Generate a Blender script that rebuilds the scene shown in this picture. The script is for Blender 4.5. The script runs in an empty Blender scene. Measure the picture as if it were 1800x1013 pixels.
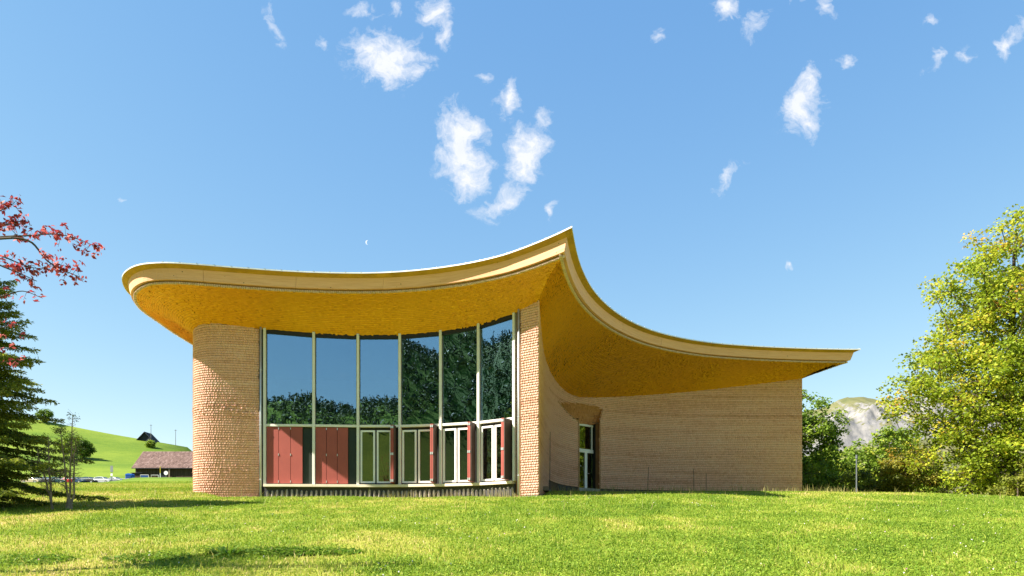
import bpy, math, random
import numpy as np
from mathutils import Vector
from mathutils.geometry import tessellate_polygon
random.seed(7); rng = np.random.default_rng(7)
SC = bpy.context.scene
COL = SC.collection
R = math.radians

# ---------------------------------------------------------------- camera
cam = bpy.data.cameras.new('camera'); cam_o = bpy.data.objects.new('camera', cam); COL.objects.link(cam_o)
cam.sensor_fit = 'HORIZONTAL'; cam.sensor_width = 36; cam.lens = 25.0
cam.shift_x = 0.0; cam.shift_y = 0.2475
cam.clip_start = 0.1; cam.clip_end = 20000
cam_o.location = (0, 0, 0); cam_o.rotation_euler = (R(90), 0, 0)
SC.camera = cam_o

# ---------------------------------------------------------------- light
SUN_AZ, SUN_EL = R(250), R(44)          # azimuth clockwise from +Y
SUN_DIR = Vector((math.sin(SUN_AZ)*math.cos(SUN_EL), math.cos(SUN_AZ)*math.cos(SUN_EL), math.sin(SUN_EL)))
sun = bpy.data.lights.new('sun', 'SUN'); sun_o = bpy.data.objects.new('sun', sun); COL.objects.link(sun_o)
sun.energy = 5.0; sun.angle = R(0.5); sun.color = (1.0, 0.93, 0.82)
sun_o.rotation_euler = SUN_DIR.to_track_quat('Z', 'Y').to_euler()
sun_o.location = (-60, -30, 80)

SC.view_settings.view_transform = 'Standard'; SC.view_settings.look = 'None'
SC.view_settings.exposure = 1.75; SC.view_settings.gamma = 1.0
SC.view_settings.use_curve_mapping = False
SC.render.engine = 'CYCLES'
SC.cycles.max_bounces = 8; SC.cycles.transparent_max_bounces = 16
SC.cycles.diffuse_bounces = 4
SC.cycles.use_denoising = True

# ---------------------------------------------------------------- node helpers
class NT:
    def __init__(s, tree): s.t = tree; s.n = tree.nodes; s.l = tree.links
    def new(s, kind, **kw):
        nd = s.n.new(kind)
        for k, v in kw.items():
            if k in ('ins',): continue
            setattr(nd, k, v)
        return nd
    def link(s, a, b): s.l.new(a, b)
    def math(s, op, a, b=None, clamp=False):
        nd = s.n.new('ShaderNodeMath'); nd.operation = op; nd.use_clamp = clamp
        for i, v in enumerate((a, b)):
            if v is None: continue
            if isinstance(v, (int, float)): nd.inputs[i].default_value = v
            else: s.l.new(v, nd.inputs[i])
        return nd.outputs[0]
    def ramp(s, fac, stops, interp='LINEAR'):
        nd = s.n.new('ShaderNodeValToRGB'); cr = nd.color_ramp; cr.interpolation = interp
        while len(cr.elements) < len(stops): cr.elements.new(0.5)
        for e, (p, c) in zip(cr.elements, stops):
            e.position = p; e.color = (*c, 1) if len(c) == 3 else c
        s.l.new(fac, nd.inputs[0]); return nd.outputs[0]
    def noise(s, vec, scale, detail=4, rough=0.55, dist=0.0, dim='3D'):
        nd = s.n.new('ShaderNodeTexNoise'); nd.noise_dimensions = dim
        nd.inputs['Scale'].default_value = scale; nd.inputs['Detail'].default_value = detail
        nd.inputs['Roughness'].default_value = rough; nd.inputs['Distortion'].default_value = dist
        if vec is not None: s.l.new(vec, nd.inputs['Vector'])
        return nd.outputs[0]
    def mix(s, fac, a, b, blend='MIX'):
        nd = s.n.new('ShaderNodeMix'); nd.data_type = 'RGBA'; nd.blend_type = blend
        for idx, v in ((0, fac), (6, a), (7, b)):
            if isinstance(v, (int, float)): nd.inputs[idx].default_value = v
            elif isinstance(v, tuple): nd.inputs[idx].default_value = (*v, 1)
            else: s.l.new(v, nd.inputs[idx])
        return nd.outputs[2]
    def mapping(s, vec, loc=(0,0,0), rot=(0,0,0), scale=(1,1,1), kind='POINT'):
        nd = s.n.new('ShaderNodeMapping'); nd.vector_type = kind
        nd.inputs['Location'].default_value = loc; nd.inputs['Rotation'].default_value = rot; nd.inputs['Scale'].default_value = scale
        s.l.new(vec, nd.inputs['Vector']); return nd.outputs[0]

# ---------------------------------------------------------------- world: Nishita sky with small fair-weather clouds
W = bpy.data.worlds.new('World'); SC.world = W; W.use_nodes = True
t = NT(W.node_tree); t.n.clear()
out = t.new('ShaderNodeOutputWorld'); bg = t.new('ShaderNodeBackground'); t.link(bg.outputs[0], out.inputs[0])
sky = t.new('ShaderNodeTexSky'); sky.sky_type = 'NISHITA'; sky.sun_disc = False
sky.sun_elevation = SUN_EL; sky.sun_rotation = SUN_AZ
sky.altitude = 900; sky.air_density = 1.0; sky.dust_density = 0.0; sky.ozone_density = 1.5
SKY_STRENGTH = 0.080
bg.inputs[1].default_value = SKY_STRENGTH
tc = t.new('ShaderNodeTexCoord')
sep = t.new('ShaderNodeSeparateXYZ'); t.link(tc.outputs['Generated'], sep.inputs[0])
yy = t.math('MAXIMUM', sep.outputs[1], 0.02)
cu = t.math('DIVIDE', sep.outputs[0], yy); cv = t.math('DIVIDE', sep.outputs[2], yy)
cmb = t.new('ShaderNodeCombineXYZ'); t.link(cu, cmb.inputs[0]); t.link(cv, cmb.inputs[1])
uv = cmb.outputs[0]
# clouds of the north-facing sky: tangent-plane position, half axes, tilt (deg), thickness
CLOUDS = [(-.174,.678,.066,.048,-8,1.),(-.205,.690,.030,.034,0,.75),(-.072,.560,.044,.066,8,1.),(-.060,.520,.036,.05,-10,.9),
 (.020,.542,.036,.050,-12,1.),(-.012,.478,.050,.024,28,.72),(-.002,.622,.021,.036,-12,.74),(.042,.588,.014,.026,-25,.62),
 (-.108,.745,.028,.030,0,.85),(-.092,.712,.014,.034,20,.66),(-.212,.742,.028,.016,-10,.62),(-.170,.752,.014,.018,0,.58),
 (-.268,.702,.012,.016,10,.56),(-.336,.728,.010,.034,12,.58),(.408,.620,.030,.058,-22,1.),(.418,.590,.026,.03,-30,.8),
 (.302,.752,.030,.028,-20,.78),(.342,.726,.018,.030,-25,.6),(.396,.760,.024,.010,0,.62),(.208,.718,.010,.018,-20,.55),
 (.446,.752,.014,.024,-15,.56),(.700,.700,.016,.034,-25,.8),(.722,.722,.020,.016,-20,.6),(.298,.512,.012,.036,-42,.58),
 (.592,.736,.020,.010,10,.57),(.596,.676,.012,.028,-35,.54),(.636,.682,.014,.016,-20,.54),(.468,.674,.018,.022,-30,.56),
 (.054,.458,.008,.018,-10,.56),(.388,.392,.006,.005,0,.56),(-.040,.650,.010,.014,0,.52),(-.552,.480,.010,.006,20,.5)]
wv = t.noise(uv, 26, 5, .6)
warp = t.new('ShaderNodeTexNoise'); warp.inputs['Scale'].default_value = 22; warp.inputs['Detail'].default_value = 5
t.link(uv, warp.inputs['Vector'])
off = t.new('ShaderNodeVectorMath'); off.operation = 'SUBTRACT'; t.link(warp.outputs['Color'], off.inputs[0]); off.inputs[1].default_value = (.5,.5,.5)
offs = t.new('ShaderNodeVectorMath'); offs.operation = 'SCALE'; t.link(off.outputs[0], offs.inputs[0]); offs.inputs['Scale'].default_value = .055
wuv = t.new('ShaderNodeVectorMath'); wuv.operation = 'ADD'; t.link(uv, wuv.inputs[0]); t.link(offs.outputs[0], wuv.inputs[1])
acc = None
for (a, b, rx, ry, ang, st) in CLOUDS:
    m = t.mapping(wuv.outputs[0], (a, b, 0), (0, 0, R(ang)), (rx*1.14, ry*1.14, 1), 'TEXTURE')
    ln = t.new('ShaderNodeVectorMath'); ln.operation = 'LENGTH'; t.link(m, ln.inputs[0])
    v = t.math('MULTIPLY', t.math('SUBTRACT', 1.0, ln.outputs['Value'], True), st)
    acc = v if acc is None else t.math('MAXIMUM', acc, v)
# the rest of the dome carries the same kind of small scattered clouds
zz = t.math('ADD', t.math('MAXIMUM', sep.outputs[2], 0.0), 0.25)
c2 = t.new('ShaderNodeCombineXYZ'); t.link(t.math('DIVIDE', sep.outputs[0], zz), c2.inputs[0]); t.link(t.math('DIVIDE', sep.outputs[1], zz), c2.inputs[1])
gen = t.math('MULTIPLY', t.math('SUBTRACT', t.noise(c2.outputs[0], 3.2, 3, .5), .64), 5.0, True)
inview = t.math('MULTIPLY', t.math('MULTIPLY', t.math('GREATER_THAN', sep.outputs[1], 0.05), t.math('LESS_THAN', t.math('ABSOLUTE', cu), .85)), t.math('LESS_THAN', cv, .86))
acc = t.math('MAXIMUM', acc, t.math('MULTIPLY', gen, t.math('SUBTRACT', 1.0, inview)))
fine = t.noise(wuv.outputs[0], 42, 8, .66)
dens = t.math('MULTIPLY', t.math('ADD', t.math('MULTIPLY', acc, 1.5), t.math('MULTIPLY', t.math('SUBTRACT', fine, .60), 2.3)), 1.05, True)
has = t.math('MULTIPLY', acc, 6.0, True)
dens = t.math('MULTIPLY', dens, has)
soft = t.math('MULTIPLY', t.math('POWER', dens, 1.1), .97, True)
# film-like response of the sky colour: channels roll off before they clip at the horizon
ssep = t.new('ShaderNodeSeparateColor'); t.link(sky.outputs[0], ssep.inputs[0])
scmb = t.new('ShaderNodeCombineColor')
for ch, (pre, pw, post) in enumerate(((.228, 1.0, 1.0), (.275, .70, .82), (.267, .35, .90))):
    v = t.math('POWER', t.math('MULTIPLY', ssep.outputs[ch], pre), pw)
    t.link(t.math('MULTIPLY', v, post/.267), scmb.inputs[ch])
skyc = scmb.outputs[0]
CLOUD_L = 4.1
cl = t.mix(t.noise(uv, 30, 4, .5), (CLOUD_L*.78, CLOUD_L*.83, CLOUD_L*.93), (CLOUD_L, CLOUD_L, CLOUD_L*1.02))
t.link(t.mix(soft, skyc, cl), bg.inputs[0])

# ---------------------------------------------------------------- object helpers
def link(o, parent=None):
    COL.objects.link(o)
    if parent is not None: o.parent = parent
    return o
def tag(o, label=None, cat=None, group=None, kind=None):
    if label: o['label'] = label
    if cat: o['category'] = cat
    if group: o['group'] = group
    if kind: o['kind'] = kind
    return o
def thing(name, label, cat, loc, group=None):
    o = bpy.data.objects.new(name, None); o.empty_display_size = .2
    o.location = loc; link(o); o['base'] = tuple(loc)
    return tag(o, label, cat, group)
def base_of(o):
    while o is not None and o.parent is not None: o = o.parent
    return np.array(o.location) if o is not None else np.zeros(3)
def npmesh(name, V, F, mat, parent=None, tint=None, smooth=False, kind=None, at=None):
    """V (n,3) world coords, F (m,k) -> one mesh object"""
    V = np.asarray(V, dtype=np.float64); F = np.asarray(F, dtype=np.int32)
    org = base_of(parent) if parent is not None else (np.array(at) if at is not None else np.zeros(3))
    me = bpy.data.meshes.new(name); n = len(V); m, k = F.shape
    me.vertices.add(n); me.vertices.foreach_set('co', (V-org).astype(np.float32).ravel())
    me.loops.add(m*k); me.loops.foreach_set('vertex_index', F.ravel())
    me.polygons.add(m); me.polygons.foreach_set('loop_start', np.arange(0, m*k, k, dtype=np.int32))
    if smooth: me.polygons.foreach_set('use_smooth', np.ones(m, dtype=bool))
    me.update(calc_edges=True)
    if tint is not None:
        ca = me.color_attributes.new('tint', 'FLOAT_COLOR', 'POINT')
        tint = np.asarray(tint, dtype=np.float32)
        if tint.ndim == 1: tint = np.stack([tint, tint, tint, np.ones_like(tint)], 1)
        ca.data.foreach_set('color', tint.ravel())
    me.materials.append(mat)
    o = bpy.data.objects.new(name, me)
    if parent is None and at is not None: o.location = at
    link(o, parent)
    if kind: o['kind'] = kind
    return o
class MB:
    """collects boxes, prisms and tubes; build() makes ONE mesh object"""
    def __init__(s): s.v = []; s.f = []
    def poly(s, pts, faces):
        k = len(s.v); s.v += [tuple(map(float, p)) for p in pts]; s.f += [tuple(k+i for i in f) for f in faces]; return s
    def hexa(s, p):   # p: 4 bottom ccw, 4 top ccw
        return s.poly(p, [(3,2,1,0),(4,5,6,7),(0,1,5,4),(1,2,6,5),(2,3,7,6),(3,0,4,7)])
    def box(s, x0, x1, y0, y1, z0, z1):
        return s.hexa([(x0,y0,z0),(x1,y0,z0),(x1,y1,z0),(x0,y1,z0),(x0,y0,z1),(x1,y0,z1),(x1,y1,z1),(x0,y1,z1)])
    def obox(s, org, tx, nx, a0, a1, o0, o1, z0, z1, z0b=None, z1b=None):
        """box in a local frame: along tx, outward nx; z1b/z0b at the a1 end"""
        z0b = z0 if z0b is None else z0b; z1b = z1 if z1b is None else z1b
        q = lambda a, o, z: (org[0]+tx[0]*a+nx[0]*o, org[1]+tx[1]*a+nx[1]*o, z)
        return s.hexa([q(a0,o1,z0),q(a1,o1,z0b),q(a1,o0,z0b),q(a0,o0,z0),q(a0,o1,z1),q(a1,o1,z1b),q(a1,o0,z1b),q(a0,o0,z1)])
    def tube(s, pts, rad, n=8, caps=True):
        pts = [Vector(p) for p in pts]; rad = rad if isinstance(rad, (list, tuple)) else [rad]*len(pts)
        k = len(s.v); up = Vector((0, 0, 1))
        for i, p in enumerate(pts):
            d = (pts[min(i+1, len(pts)-1)]-pts[max(i-1, 0)]).normalized()
            a = d.cross(up if abs(d.z) < .9 else Vector((1, 0, 0))).normalized(); b = d.cross(a)
            for j in range(n):
                th = 2*math.pi*j/n; q = p+(a*math.cos(th)+b*math.sin(th))*rad[i]; s.v.append(tuple(q))
        for i in range(len(pts)-1):
            for j in range(n):
                s.f.append((k+i*n+j, k+i*n+(j+1) % n, k+(i+1)*n+(j+1) % n, k+(i+1)*n+j))
        if caps:
            s.f.append(tuple(k+j for j in range(n))[::-1]); s.f.append(tuple(k+(len(pts)-1)*n+j for j in range(n)))
        return s
    def build(s, name, mat, parent=None, at=None, smooth=False, kind=None, bevel=0, local=False):
        org = np.zeros(3) if local else base_of(parent) if parent is not None else (np.array(at) if at is not None else np.zeros(3))
        me = bpy.data.meshes.new(name)
        me.from_pydata([(p[0]-org[0], p[1]-org[1], p[2]-org[2]) for p in s.v], [], s.f); me.update()
        if smooth:
            for p in me.polygons: p.use_smooth = True
        me.materials.append(mat)
        o = bpy.data.objects.new(name, me)
        if parent is None and at is not None: o.location = at
        link(o, parent)
        if bevel:
            b = o.modifiers.new('bevel', 'BEVEL'); b.width = bevel; b.segments = 2; b.limit_method = 'ANGLE'
        if kind: o['kind'] = kind
        return o
def copy_tree(o, parent=None):
    c = o.copy(); COL.objects.link(c); c.parent = parent
    for ch in o.children: copy_tree(ch, c)
    return c

# ---------------------------------------------------------------- materials
def mat(name, col=None, rough=.7, metal=0.0, spec=.3):
    m = bpy.data.materials.new(name); m.use_nodes = True
    t = NT(m.node_tree); b = m.node_tree.nodes['Principled BSDF']
    b.inputs['Roughness'].default_value = rough; b.inputs['Metallic'].default_value = metal
    b.inputs['Specular IOR Level'].default_value = spec
    if col: b.inputs['Base Color'].default_value = (*col, 1)
    return m, t, b
def objco(t):
    return t.new('ShaderNodeTexCoord').outputs['Object']
def bump(t, b, h, strength=.3, dist=.02):
    n = t.new('ShaderNodeBump'); n.inputs['Strength'].default_value = strength; n.inputs['Distance'].default_value = dist
    t.link(h, n.inputs['Height']); t.link(n.outputs[0], b.inputs['Normal'])
def plain(name, col, rough=.6, metal=0., var=.12, scale=3., spec=.3):
    """painted or sawn surface with slight blotchy variation and fine relief"""
    m, t, b = mat(name, None, rough, metal, spec)
    o = objco(t); n1 = t.noise(o, scale, 5, .6)
    lo = tuple(c*(1-var) for c in col); hi = tuple(min(1, c*(1+var)) for c in col)
    t.link(t.ramp(n1, [(.3, lo), (.7, hi)]), b.inputs['Base Color'])
    bump(t, b, t.noise(o, scale*14, 3), .15, .004)
    return m
def tinted(name, stops, rough=.8, nscale=14., nfac=.35, translucent=0., spec=.2, metal=0.):
    """colour from the per-piece 'tint' attribute through a ramp, plus a little grain"""
    m, t, b = mat(name, None, rough, metal, spec)
    at = t.new('ShaderNodeAttribute'); at.attribute_name = 'tint'
    sp = t.new('ShaderNodeSeparateColor'); t.link(at.outputs['Color'], sp.inputs[0])
    f = sp.outputs[0]
    if nfac:
        f = t.math('ADD', f, t.math('MULTIPLY', t.math('SUBTRACT', t.noise(objco(t), nscale, 3), .5), nfac), True)
    c = t.ramp(f, stops); t.link(c, b.inputs['Base Color'])
    if translucent:
        tr = t.new('ShaderNodeBsdfTranslucent'); t.link(c, tr.inputs[0])
        mx = t.new('ShaderNodeMixShader'); mx.inputs[0].default_value = translucent
        o = m.node_tree.nodes['Material Output']
        t.link(b.outputs[0], mx.inputs[1]); t.link(tr.outputs[0], mx.inputs[2]); t.link(mx.outputs[0], o.inputs[0])
    return m

M = {}
M['shingle'] = tinted('larch_shingle', [(0., (.44,.19,.12)), (.3, (.69,.35,.255)), (.5, (.81,.445,.34)), (.72, (.85,.52,.415)), (1., (.88,.62,.52))], .75, 9., .25)
M['gold'] = tinted('gold_painted_shingle', [(0., (.62,.25,.006)), (.3, (.82,.36,.010)), (.75, (.90,.42,.014)), (1., (.94,.48,.022))], .5, 6., .2, spec=.4, metal=.15)
M['fresh_shade'] = tinted('orange_brown_shingle', [(0., (.30,.12,.04)), (.5, (.50,.22,.085)), (1., (.62,.32,.15))], .75, 9., .25)  # unweathered orange, darkened: the hood's underside shade is put into the colour
M['underwall'] = plain('dark_batten_backing', (.10,.06,.035), .9)
M['sheathing'] = plain('timber_sheathing', (.34,.21,.12), .85)
M['eave'] = plain('stained_eave_board', (.46,.24,.03), .6, var=.2, scale=2)
M['trim_tan'] = plain('pink_grey_shingle_edge', (.66,.46,.42), .8, var=.25, scale=9)
M['brown_board'] = plain('brown_oiled_board', (.24,.12,.05), .7, var=.2)
def m_fascia():
    m, t, b = mat('pale_spruce_fascia', None, .6)
    o = objco(t)
    g = t.noise(t.mapping(o, scale=(.5, .5, 22)), 2.2, 4, .6)
    c = t.ramp(g, [(.25, (.62,.29,.145)), (.5, (.78,.41,.245)), (.8, (.85,.50,.32))])
    vo = t.new('ShaderNodeTexVoronoi'); vo.inputs['Scale'].default_value = 4.2; t.link(o, vo.inputs['Vector'])
    k = t.math('LESS_THAN', vo.outputs['Distance'], .085)
    kk = t.math('MULTIPLY', k, t.math('GREATER_THAN', t.noise(o, 1.3, 1), .46))
    t.link(t.mix(kk, c, (.16,.075,.03)), b.inputs['Base Color'])
    bump(t, b, g, .12, .004); return m
M['fascia'] = m_fascia()
M['roof'] = plain('zinc_roof_sheet', (.34,.35,.37), .45, .6)
M['drip'] = plain('pale_metal_drip', (.72,.70,.66), .35, .3)
M['mullion'] = plain('celadon_white_frame_paint', (.74,.69,.62), .45, var=.05)
M['white'] = plain('white_window_paint', (.80,.76,.73), .45, var=.05)
M['sill'] = plain('cream_sill_board', (.68,.58,.44), .55, var=.08)
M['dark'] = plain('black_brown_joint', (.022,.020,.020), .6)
M['screen'] = plain('dark_green_insect_screen', (.020,.028,.020), .55)
M['red'] = plain('oxide_red_shutter_paint', (.33,.075,.058), .6, var=.08, scale=1.5)
M['reddark'] = plain('dark_shutter_back', (.075,.048,.038), .7)
M['steel'] = plain('galvanised_hinge', (.62,.62,.62), .35, .7)
M['pipe'] = plain('grey_zinc_downpipe', (.50,.52,.54), .4, .4)
M['plinth'] = plain('charcoal_plinth_board', (.050,.048,.050), .8)
M['batten'] = plain('grey_weathered_batten', (.48,.42,.37), .85, var=.2, scale=6)
M['stone'] = plain('grey_base_stone', (.27,.26,.24), .9, var=.3, scale=6)
M['room'] = plain('dark_oak_room_lining', (.13,.085,.05), .7, var=.25, scale=2)
M['slat'] = plain('oak_acoustic_slat', (.22,.15,.09), .7, var=.25, scale=3)
def m_glass(name, refl=.32, tint=(.55,.60,.60), gcol=(.50,.77,1.0)):
    m = bpy.data.materials.new(name); m.use_nodes = True; t = NT(m.node_tree); t.n.clear()
    o = t.new('ShaderNodeOutputMaterial'); g = t.new('ShaderNodeBsdfGlossy'); g.inputs['Roughness'].default_value = .0
    g.inputs['Color'].default_value = (*gcol, 1)
    tr = t.new('ShaderNodeBsdfTransparent'); tr.inputs[0].default_value = (*tint, 1)
    bp = t.new('ShaderNodeBump'); bp.inputs['Strength'].default_value = .05; bp.inputs['Distance'].default_value = .05   # slight bow of the panes
    t.link(t.noise(objco(t), .9, 2, .4), bp.inputs['Height']); t.link(bp.outputs[0], g.inputs['Normal'])
    lw = t.new('ShaderNodeLayerWeight'); lw.inputs[0].default_value = .35
    f = t.math('ADD', t.math('MULTIPLY', lw.outputs['Fresnel'], .6), refl, True)
    mx = t.new('ShaderNodeMixShader'); t.link(f, mx.inputs[0]); t.link(tr.outputs[0], mx.inputs[1]); t.link(g.outputs[0], mx.inputs[2])
    t.link(mx.outputs[0], o.inputs[0]); return m
M['glass'] = m_glass('coated_insulating_glass')
M['glass_low'] = m_glass('casement_glass', .09, (.5,.54,.52), (.85,.92,.95))

# ================================================================ TERRAIN
def sstep(a, b, x):
    q = np.clip((x-a)/(b-a), 0, 1); return q*q*(3-2*q)
def vnoise(x, y, seed=0):
    """smooth value noise on a unit lattice"""
    xi = np.floor(x).astype(np.int64); yi = np.floor(y).astype(np.int64); fx = x-xi; fy = y-yi
    fx = fx*fx*(3-2*fx); fy = fy*fy*(3-2*fy)
    def h(a, b):
        v = (a*374761393+b*668265263+seed*982451653) & 0x7fffffff
        v = ((v ^ (v >> 13))*1274126177) & 0x7fffffff
        return ((v ^ (v >> 16)) & 0xffff)/65535.
    return (h(xi,yi)*(1-fx)+h(xi+1,yi)*fx)*(1-fy)+(h(xi,yi+1)*(1-fx)+h(xi+1,yi+1)*fx)*fy
def fbm(x, y, o=4, seed=0):
    s = 0; a = .5; tot = 0
    for k in range(o):
        s = s+a*vnoise(x*2**k, y*2**k, seed+k); tot += a; a *= .5
    return s/tot
def height(X, Y, rough=True):
    X = np.asarray(X, float); Y = np.asarray(Y, float)
    front = np.where(Y > -12, -1.6+.121*Y, -3.052+.0*Y)
    # meadow to the west of the hall keeps rising to the car park, then the hillside
    Lp = np.interp(Y, [-12,0,30,60,100,120,132,146,176], [-3.05,-1.6,2.03,4.85,8.2,9.75,10.75,12.1,12.4])
    Lp = Lp+1.0*sstep(-.575,-.525,X/np.maximum(Y,20))*sstep(85,116,Y)*(1-sstep(120,138,Y))
    S = np.clip(50.1-.183*(X+188), 8, 95)+2.0*(fbm(X/60, Y/60, 2, 3)-.5)
    q = np.clip((Y-176)/136, 0, 1)
    hillp = 12.5+(S-12.5)*(q+.045*np.sin(q*2*math.pi))
    hillp = hillp-.05*np.clip(Y-312, 0, 400)
    L = np.where(Y > 176, hillp, Lp)
    # knoll in front of the east wing: crest, then a shallow dip at the wall
    crest = 2.32-.085*np.clip(X-15.5, 0, 60)+.03*np.clip(X-15.5,0,60)*sstep(30,90,X)
    C = np.minimum(front, crest+0*Y)
    sm = .14; C = -sm*np.log(np.exp(-front/sm)+np.exp(-(crest+.03)/sm))
    C = C-.42*sstep(34.0,36.4,Y)*sstep(1.2,3,X)*(1-sstep(60,90,Y))
    kb = sstep(1.6,.9,X); C = C*(1-kb)+np.minimum(C, 1.67)*kb
    u = X/np.maximum(Y, 20)
    w = sstep(-.44,-.39,u)
    near = np.where(Y < 27, sstep(27,20,Y), 0)
    Z = L*(1-w)+C*w
    # valley sides all round, seen mirrored in the glazing
    dx, dy = X+3, Y-28; r = np.hypot(dx, dy); a = np.degrees(np.arctan2(-dx, -dy))
    El = np.interp(a, [-180,-90,-45,-15,0,10,17,26,34,45,60,72,90,112,128,180], [0,3,7,10,10.5,12.2,12.0,16,19,20.5,20,17,13,7,0,0])
    rear = np.tan(np.radians(El))*np.minimum(r, 380)*sstep(70,360,r)
    Z = np.maximum(Z, -3.3+rear)
    if rough:
        d = np.clip(np.hypot(X, Y)/30, 0, 1)
        Z = Z+.10*(fbm(X/2.2, Y/2.2, 3, 11)-.5)*sstep(60,40,np.hypot(X,Y))
        Z = Z+1.2*(fbm(X/25, Y/25, 3, 12)-.5)*sstep(100,190,r)*(r < 900)*np.where(Y > 40, .3, 1)
    return Z
def gz(x, y): return float(height(np.array([x]), np.array([y]))[0])

def axis(lo, mid0, mid1, hi, step, g=1.13):
    c = list(np.arange(mid0, mid1+1e-6, step)); s = step; x = mid1
    while x < hi: s *= g; x += s; c.append(x)
    s = step; x = mid0; l = []
    while x > lo: s *= g; x -= s; l.append(x)
    return np.array(l[::-1]+c)
gx = axis(-6000, -32, 36, 6000, .45, 1.085); gy = np.unique(np.r_[axis(-6000, 5, 42, 9000, .4, 1.085), np.arange(96., 180., 3.)])
GX, GY = np.meshgrid(gx, gy); GZ = height(GX, GY)
nx_, ny_ = len(gx), len(gy)
idx = np.arange(nx_*ny_).reshape(ny_, nx_)
GF = np.stack([idx[:-1,:-1], idx[:-1,1:], idx[1:,1:], idx[1:,:-1]], -1).reshape(-1, 4)
def patch(X, Y):
    """0 lush clover green .. 1 dry straw: meadow mosaic"""
    p = .40*fbm(X/3.1, Y/4.2, 3, 21)+.60*fbm(X/.8, Y/1.1, 4, 22)
    p = (p-.5)*1.75+.48
    p = p+.22*np.exp(-((Y-30.0)/2.2)**2)-.10*sstep(-10,6,X)*sstep(12,20,Y)*sstep(32,26,Y)
    p = p+.25*sstep(-8,-16,X)*sstep(34,44,Y)*sstep(70,52,Y)
    return np.clip(p, 0, 1)
GT = patch(GX, GY)
far = sstep(45, 120, np.hypot(GX, GY))
GT = GT*(1-far)+far*(.16+.5*(fbm(GX/40, GY/18, 3, 31)-.5)+.35*(fbm(GX/5, GY/9, 4, 32)-.5))
def m_ground():
    m, t, b = mat('meadow_ground', None, .95, spec=.1)
    at = t.new('ShaderNodeAttribute'); at.attribute_name = 'tint'
    sp = t.new('ShaderNodeSeparateColor'); t.link(at.outputs['Color'], sp.inputs[0])
    o = objco(t)
    f = t.math('ADD', sp.outputs[0], t.math('MULTIPLY', t.math('SUBTRACT', t.noise(o, 2.2, 8, .7), .5), .55), True)
    f = t.math('ADD', f, t.math('MULTIPLY', t.math('SUBTRACT', t.noise(t.mapping(o, scale=(.5, 1, 1.6)), .32, 6, .7), .5), .42), True)
    c = t.ramp(f, [(.0, (.068,.125,.012)), (.4, (.18,.23,.025)), (.7, (.26,.26,.04)), (1., (.34,.27,.08))])
    t.link(c, b.inputs['Base Color'])
    bump(t, b, t.noise(o, 9, 6, .75), .9, .05); return m
M['ground'] = m_ground()
g = npmesh('ground', np.stack([GX, GY, GZ], -1).reshape(-1, 3), GF, M['ground'], tint=GT.ravel(), smooth=True)
tag(g, 'green alpine meadow rising to the hall and the hillside', None, None, 'structure')

# ================================================================ THE HALL
hall = thing('shingled_hall', 'timber shingled hall with sweeping gold soffit and pointed flat roof', 'building', (-5., 31., 1.8))
RIM_Z = 10.6
RIM_BACK_L = [(-16.0,52.), (-16.45,44.), (-16.55,38.), (-16.6,34.), (-16.5,32.2), (-16.4,30.7), (-16.18,29.75)]
RIM_FRONT = [(-15.72,28.68),(-15.3,28.07),(-14.68,27.48),(-14.13,27.17),(-13.51,27.04),(-12.96,27.03),(-12.11,27.17),(-10.96,27.44),(-8.94,27.84),(-7.62,28.0),(-6.13,28.07),(-5.0,28.01),(-3.83,27.81),(-2.68,27.48),(-1.55,27.02),(-.42,26.37),(.28,25.80),(.95,25.16),(1.52,24.56),(2.01,23.98)]
RIM_WING = [(2.01,23.98),(2.19,25.08),(2.41,26.3),(2.79,27.95),(3.36,29.81),(4.07,31.5),(4.97,33.15),(5.93,34.51),(7.05,35.72),(8.21,36.63),(9.43,37.37),(10.88,38.0),(12.29,38.39),(13.79,38.70),(15.93,39.0),(18.05,39.18),(19.19,39.21)]
RIM_BACK_R = [(18.2,43.),(17.4,48.),(17.0,54.),(17.5,60.)]
def catmull(P, n=6):
    P = [np.array(p, float) for p in P]; o = []
    for i in range(len(P)-1):
        p0 = P[i-1] if i else 2*P[0]-P[1]; p1, p2 = P[i], P[i+1]; p3 = P[i+2] if i+2 < len(P) else 2*P[-1]-P[-2]
        d1 = max(np.linalg.norm(p2[:2]-p1[:2])**.5, 1e-6); d0 = max(np.linalg.norm(p1[:2]-p0[:2])**.5, 1e-6); d2 = max(np.linalg.norm(p3[:2]-p2[:2])**.5, 1e-6)
        m1 = ((p1-p0)/d0-(p2-p0)/(d0+d1)+(p2-p1)/d1)*d1; m2 = ((p2-p1)/d1-(p3-p1)/(d1+d2)+(p3-p2)/d2)*d1
        for k in range(n):
            s = k/n; o.append((2*s**3-3*s*s+1)*p1+(s**3-2*s*s+s)*m1+(-2*s**3+3*s*s)*p2+(s**3-s*s)*m2)
    o.append(P[-1]); return np.array(o)
def resample(P, step=None, n=None):
    P = np.asarray(P, float); d = np.r_[0, np.cumsum(np.linalg.norm(np.diff(P[:, :2], axis=0), axis=1))]
    n = n or max(2, int(round(d[-1]/step))+1)
    s = np.linspace(0, d[-1], n); return np.stack([np.interp(s, d, P[:, k]) for k in range(P.shape[1])], 1)
fr = resample(catmull(RIM_BACK_L+RIM_FRONT), .25); wg = resample(catmull(RIM_WING), .25)
br = resample(np.concatenate([wg[-1:], np.array(RIM_BACK_R)]), .5)
NF = len(fr)-1; NW = NF+len(wg)-1        # indices of the two sharp corners
def offs(P, d):
    t = np.diff(P, axis=0); t /= np.linalg.norm(t, axis=1)[:, None]; n = np.stack([-t[:, 1], t[:, 0]], 1)
    n = np.concatenate([n[:1], n]) + np.concatenate([n, n[-1:]]); n /= np.linalg.norm(n, axis=1)[:, None]; return P+n*d
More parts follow.
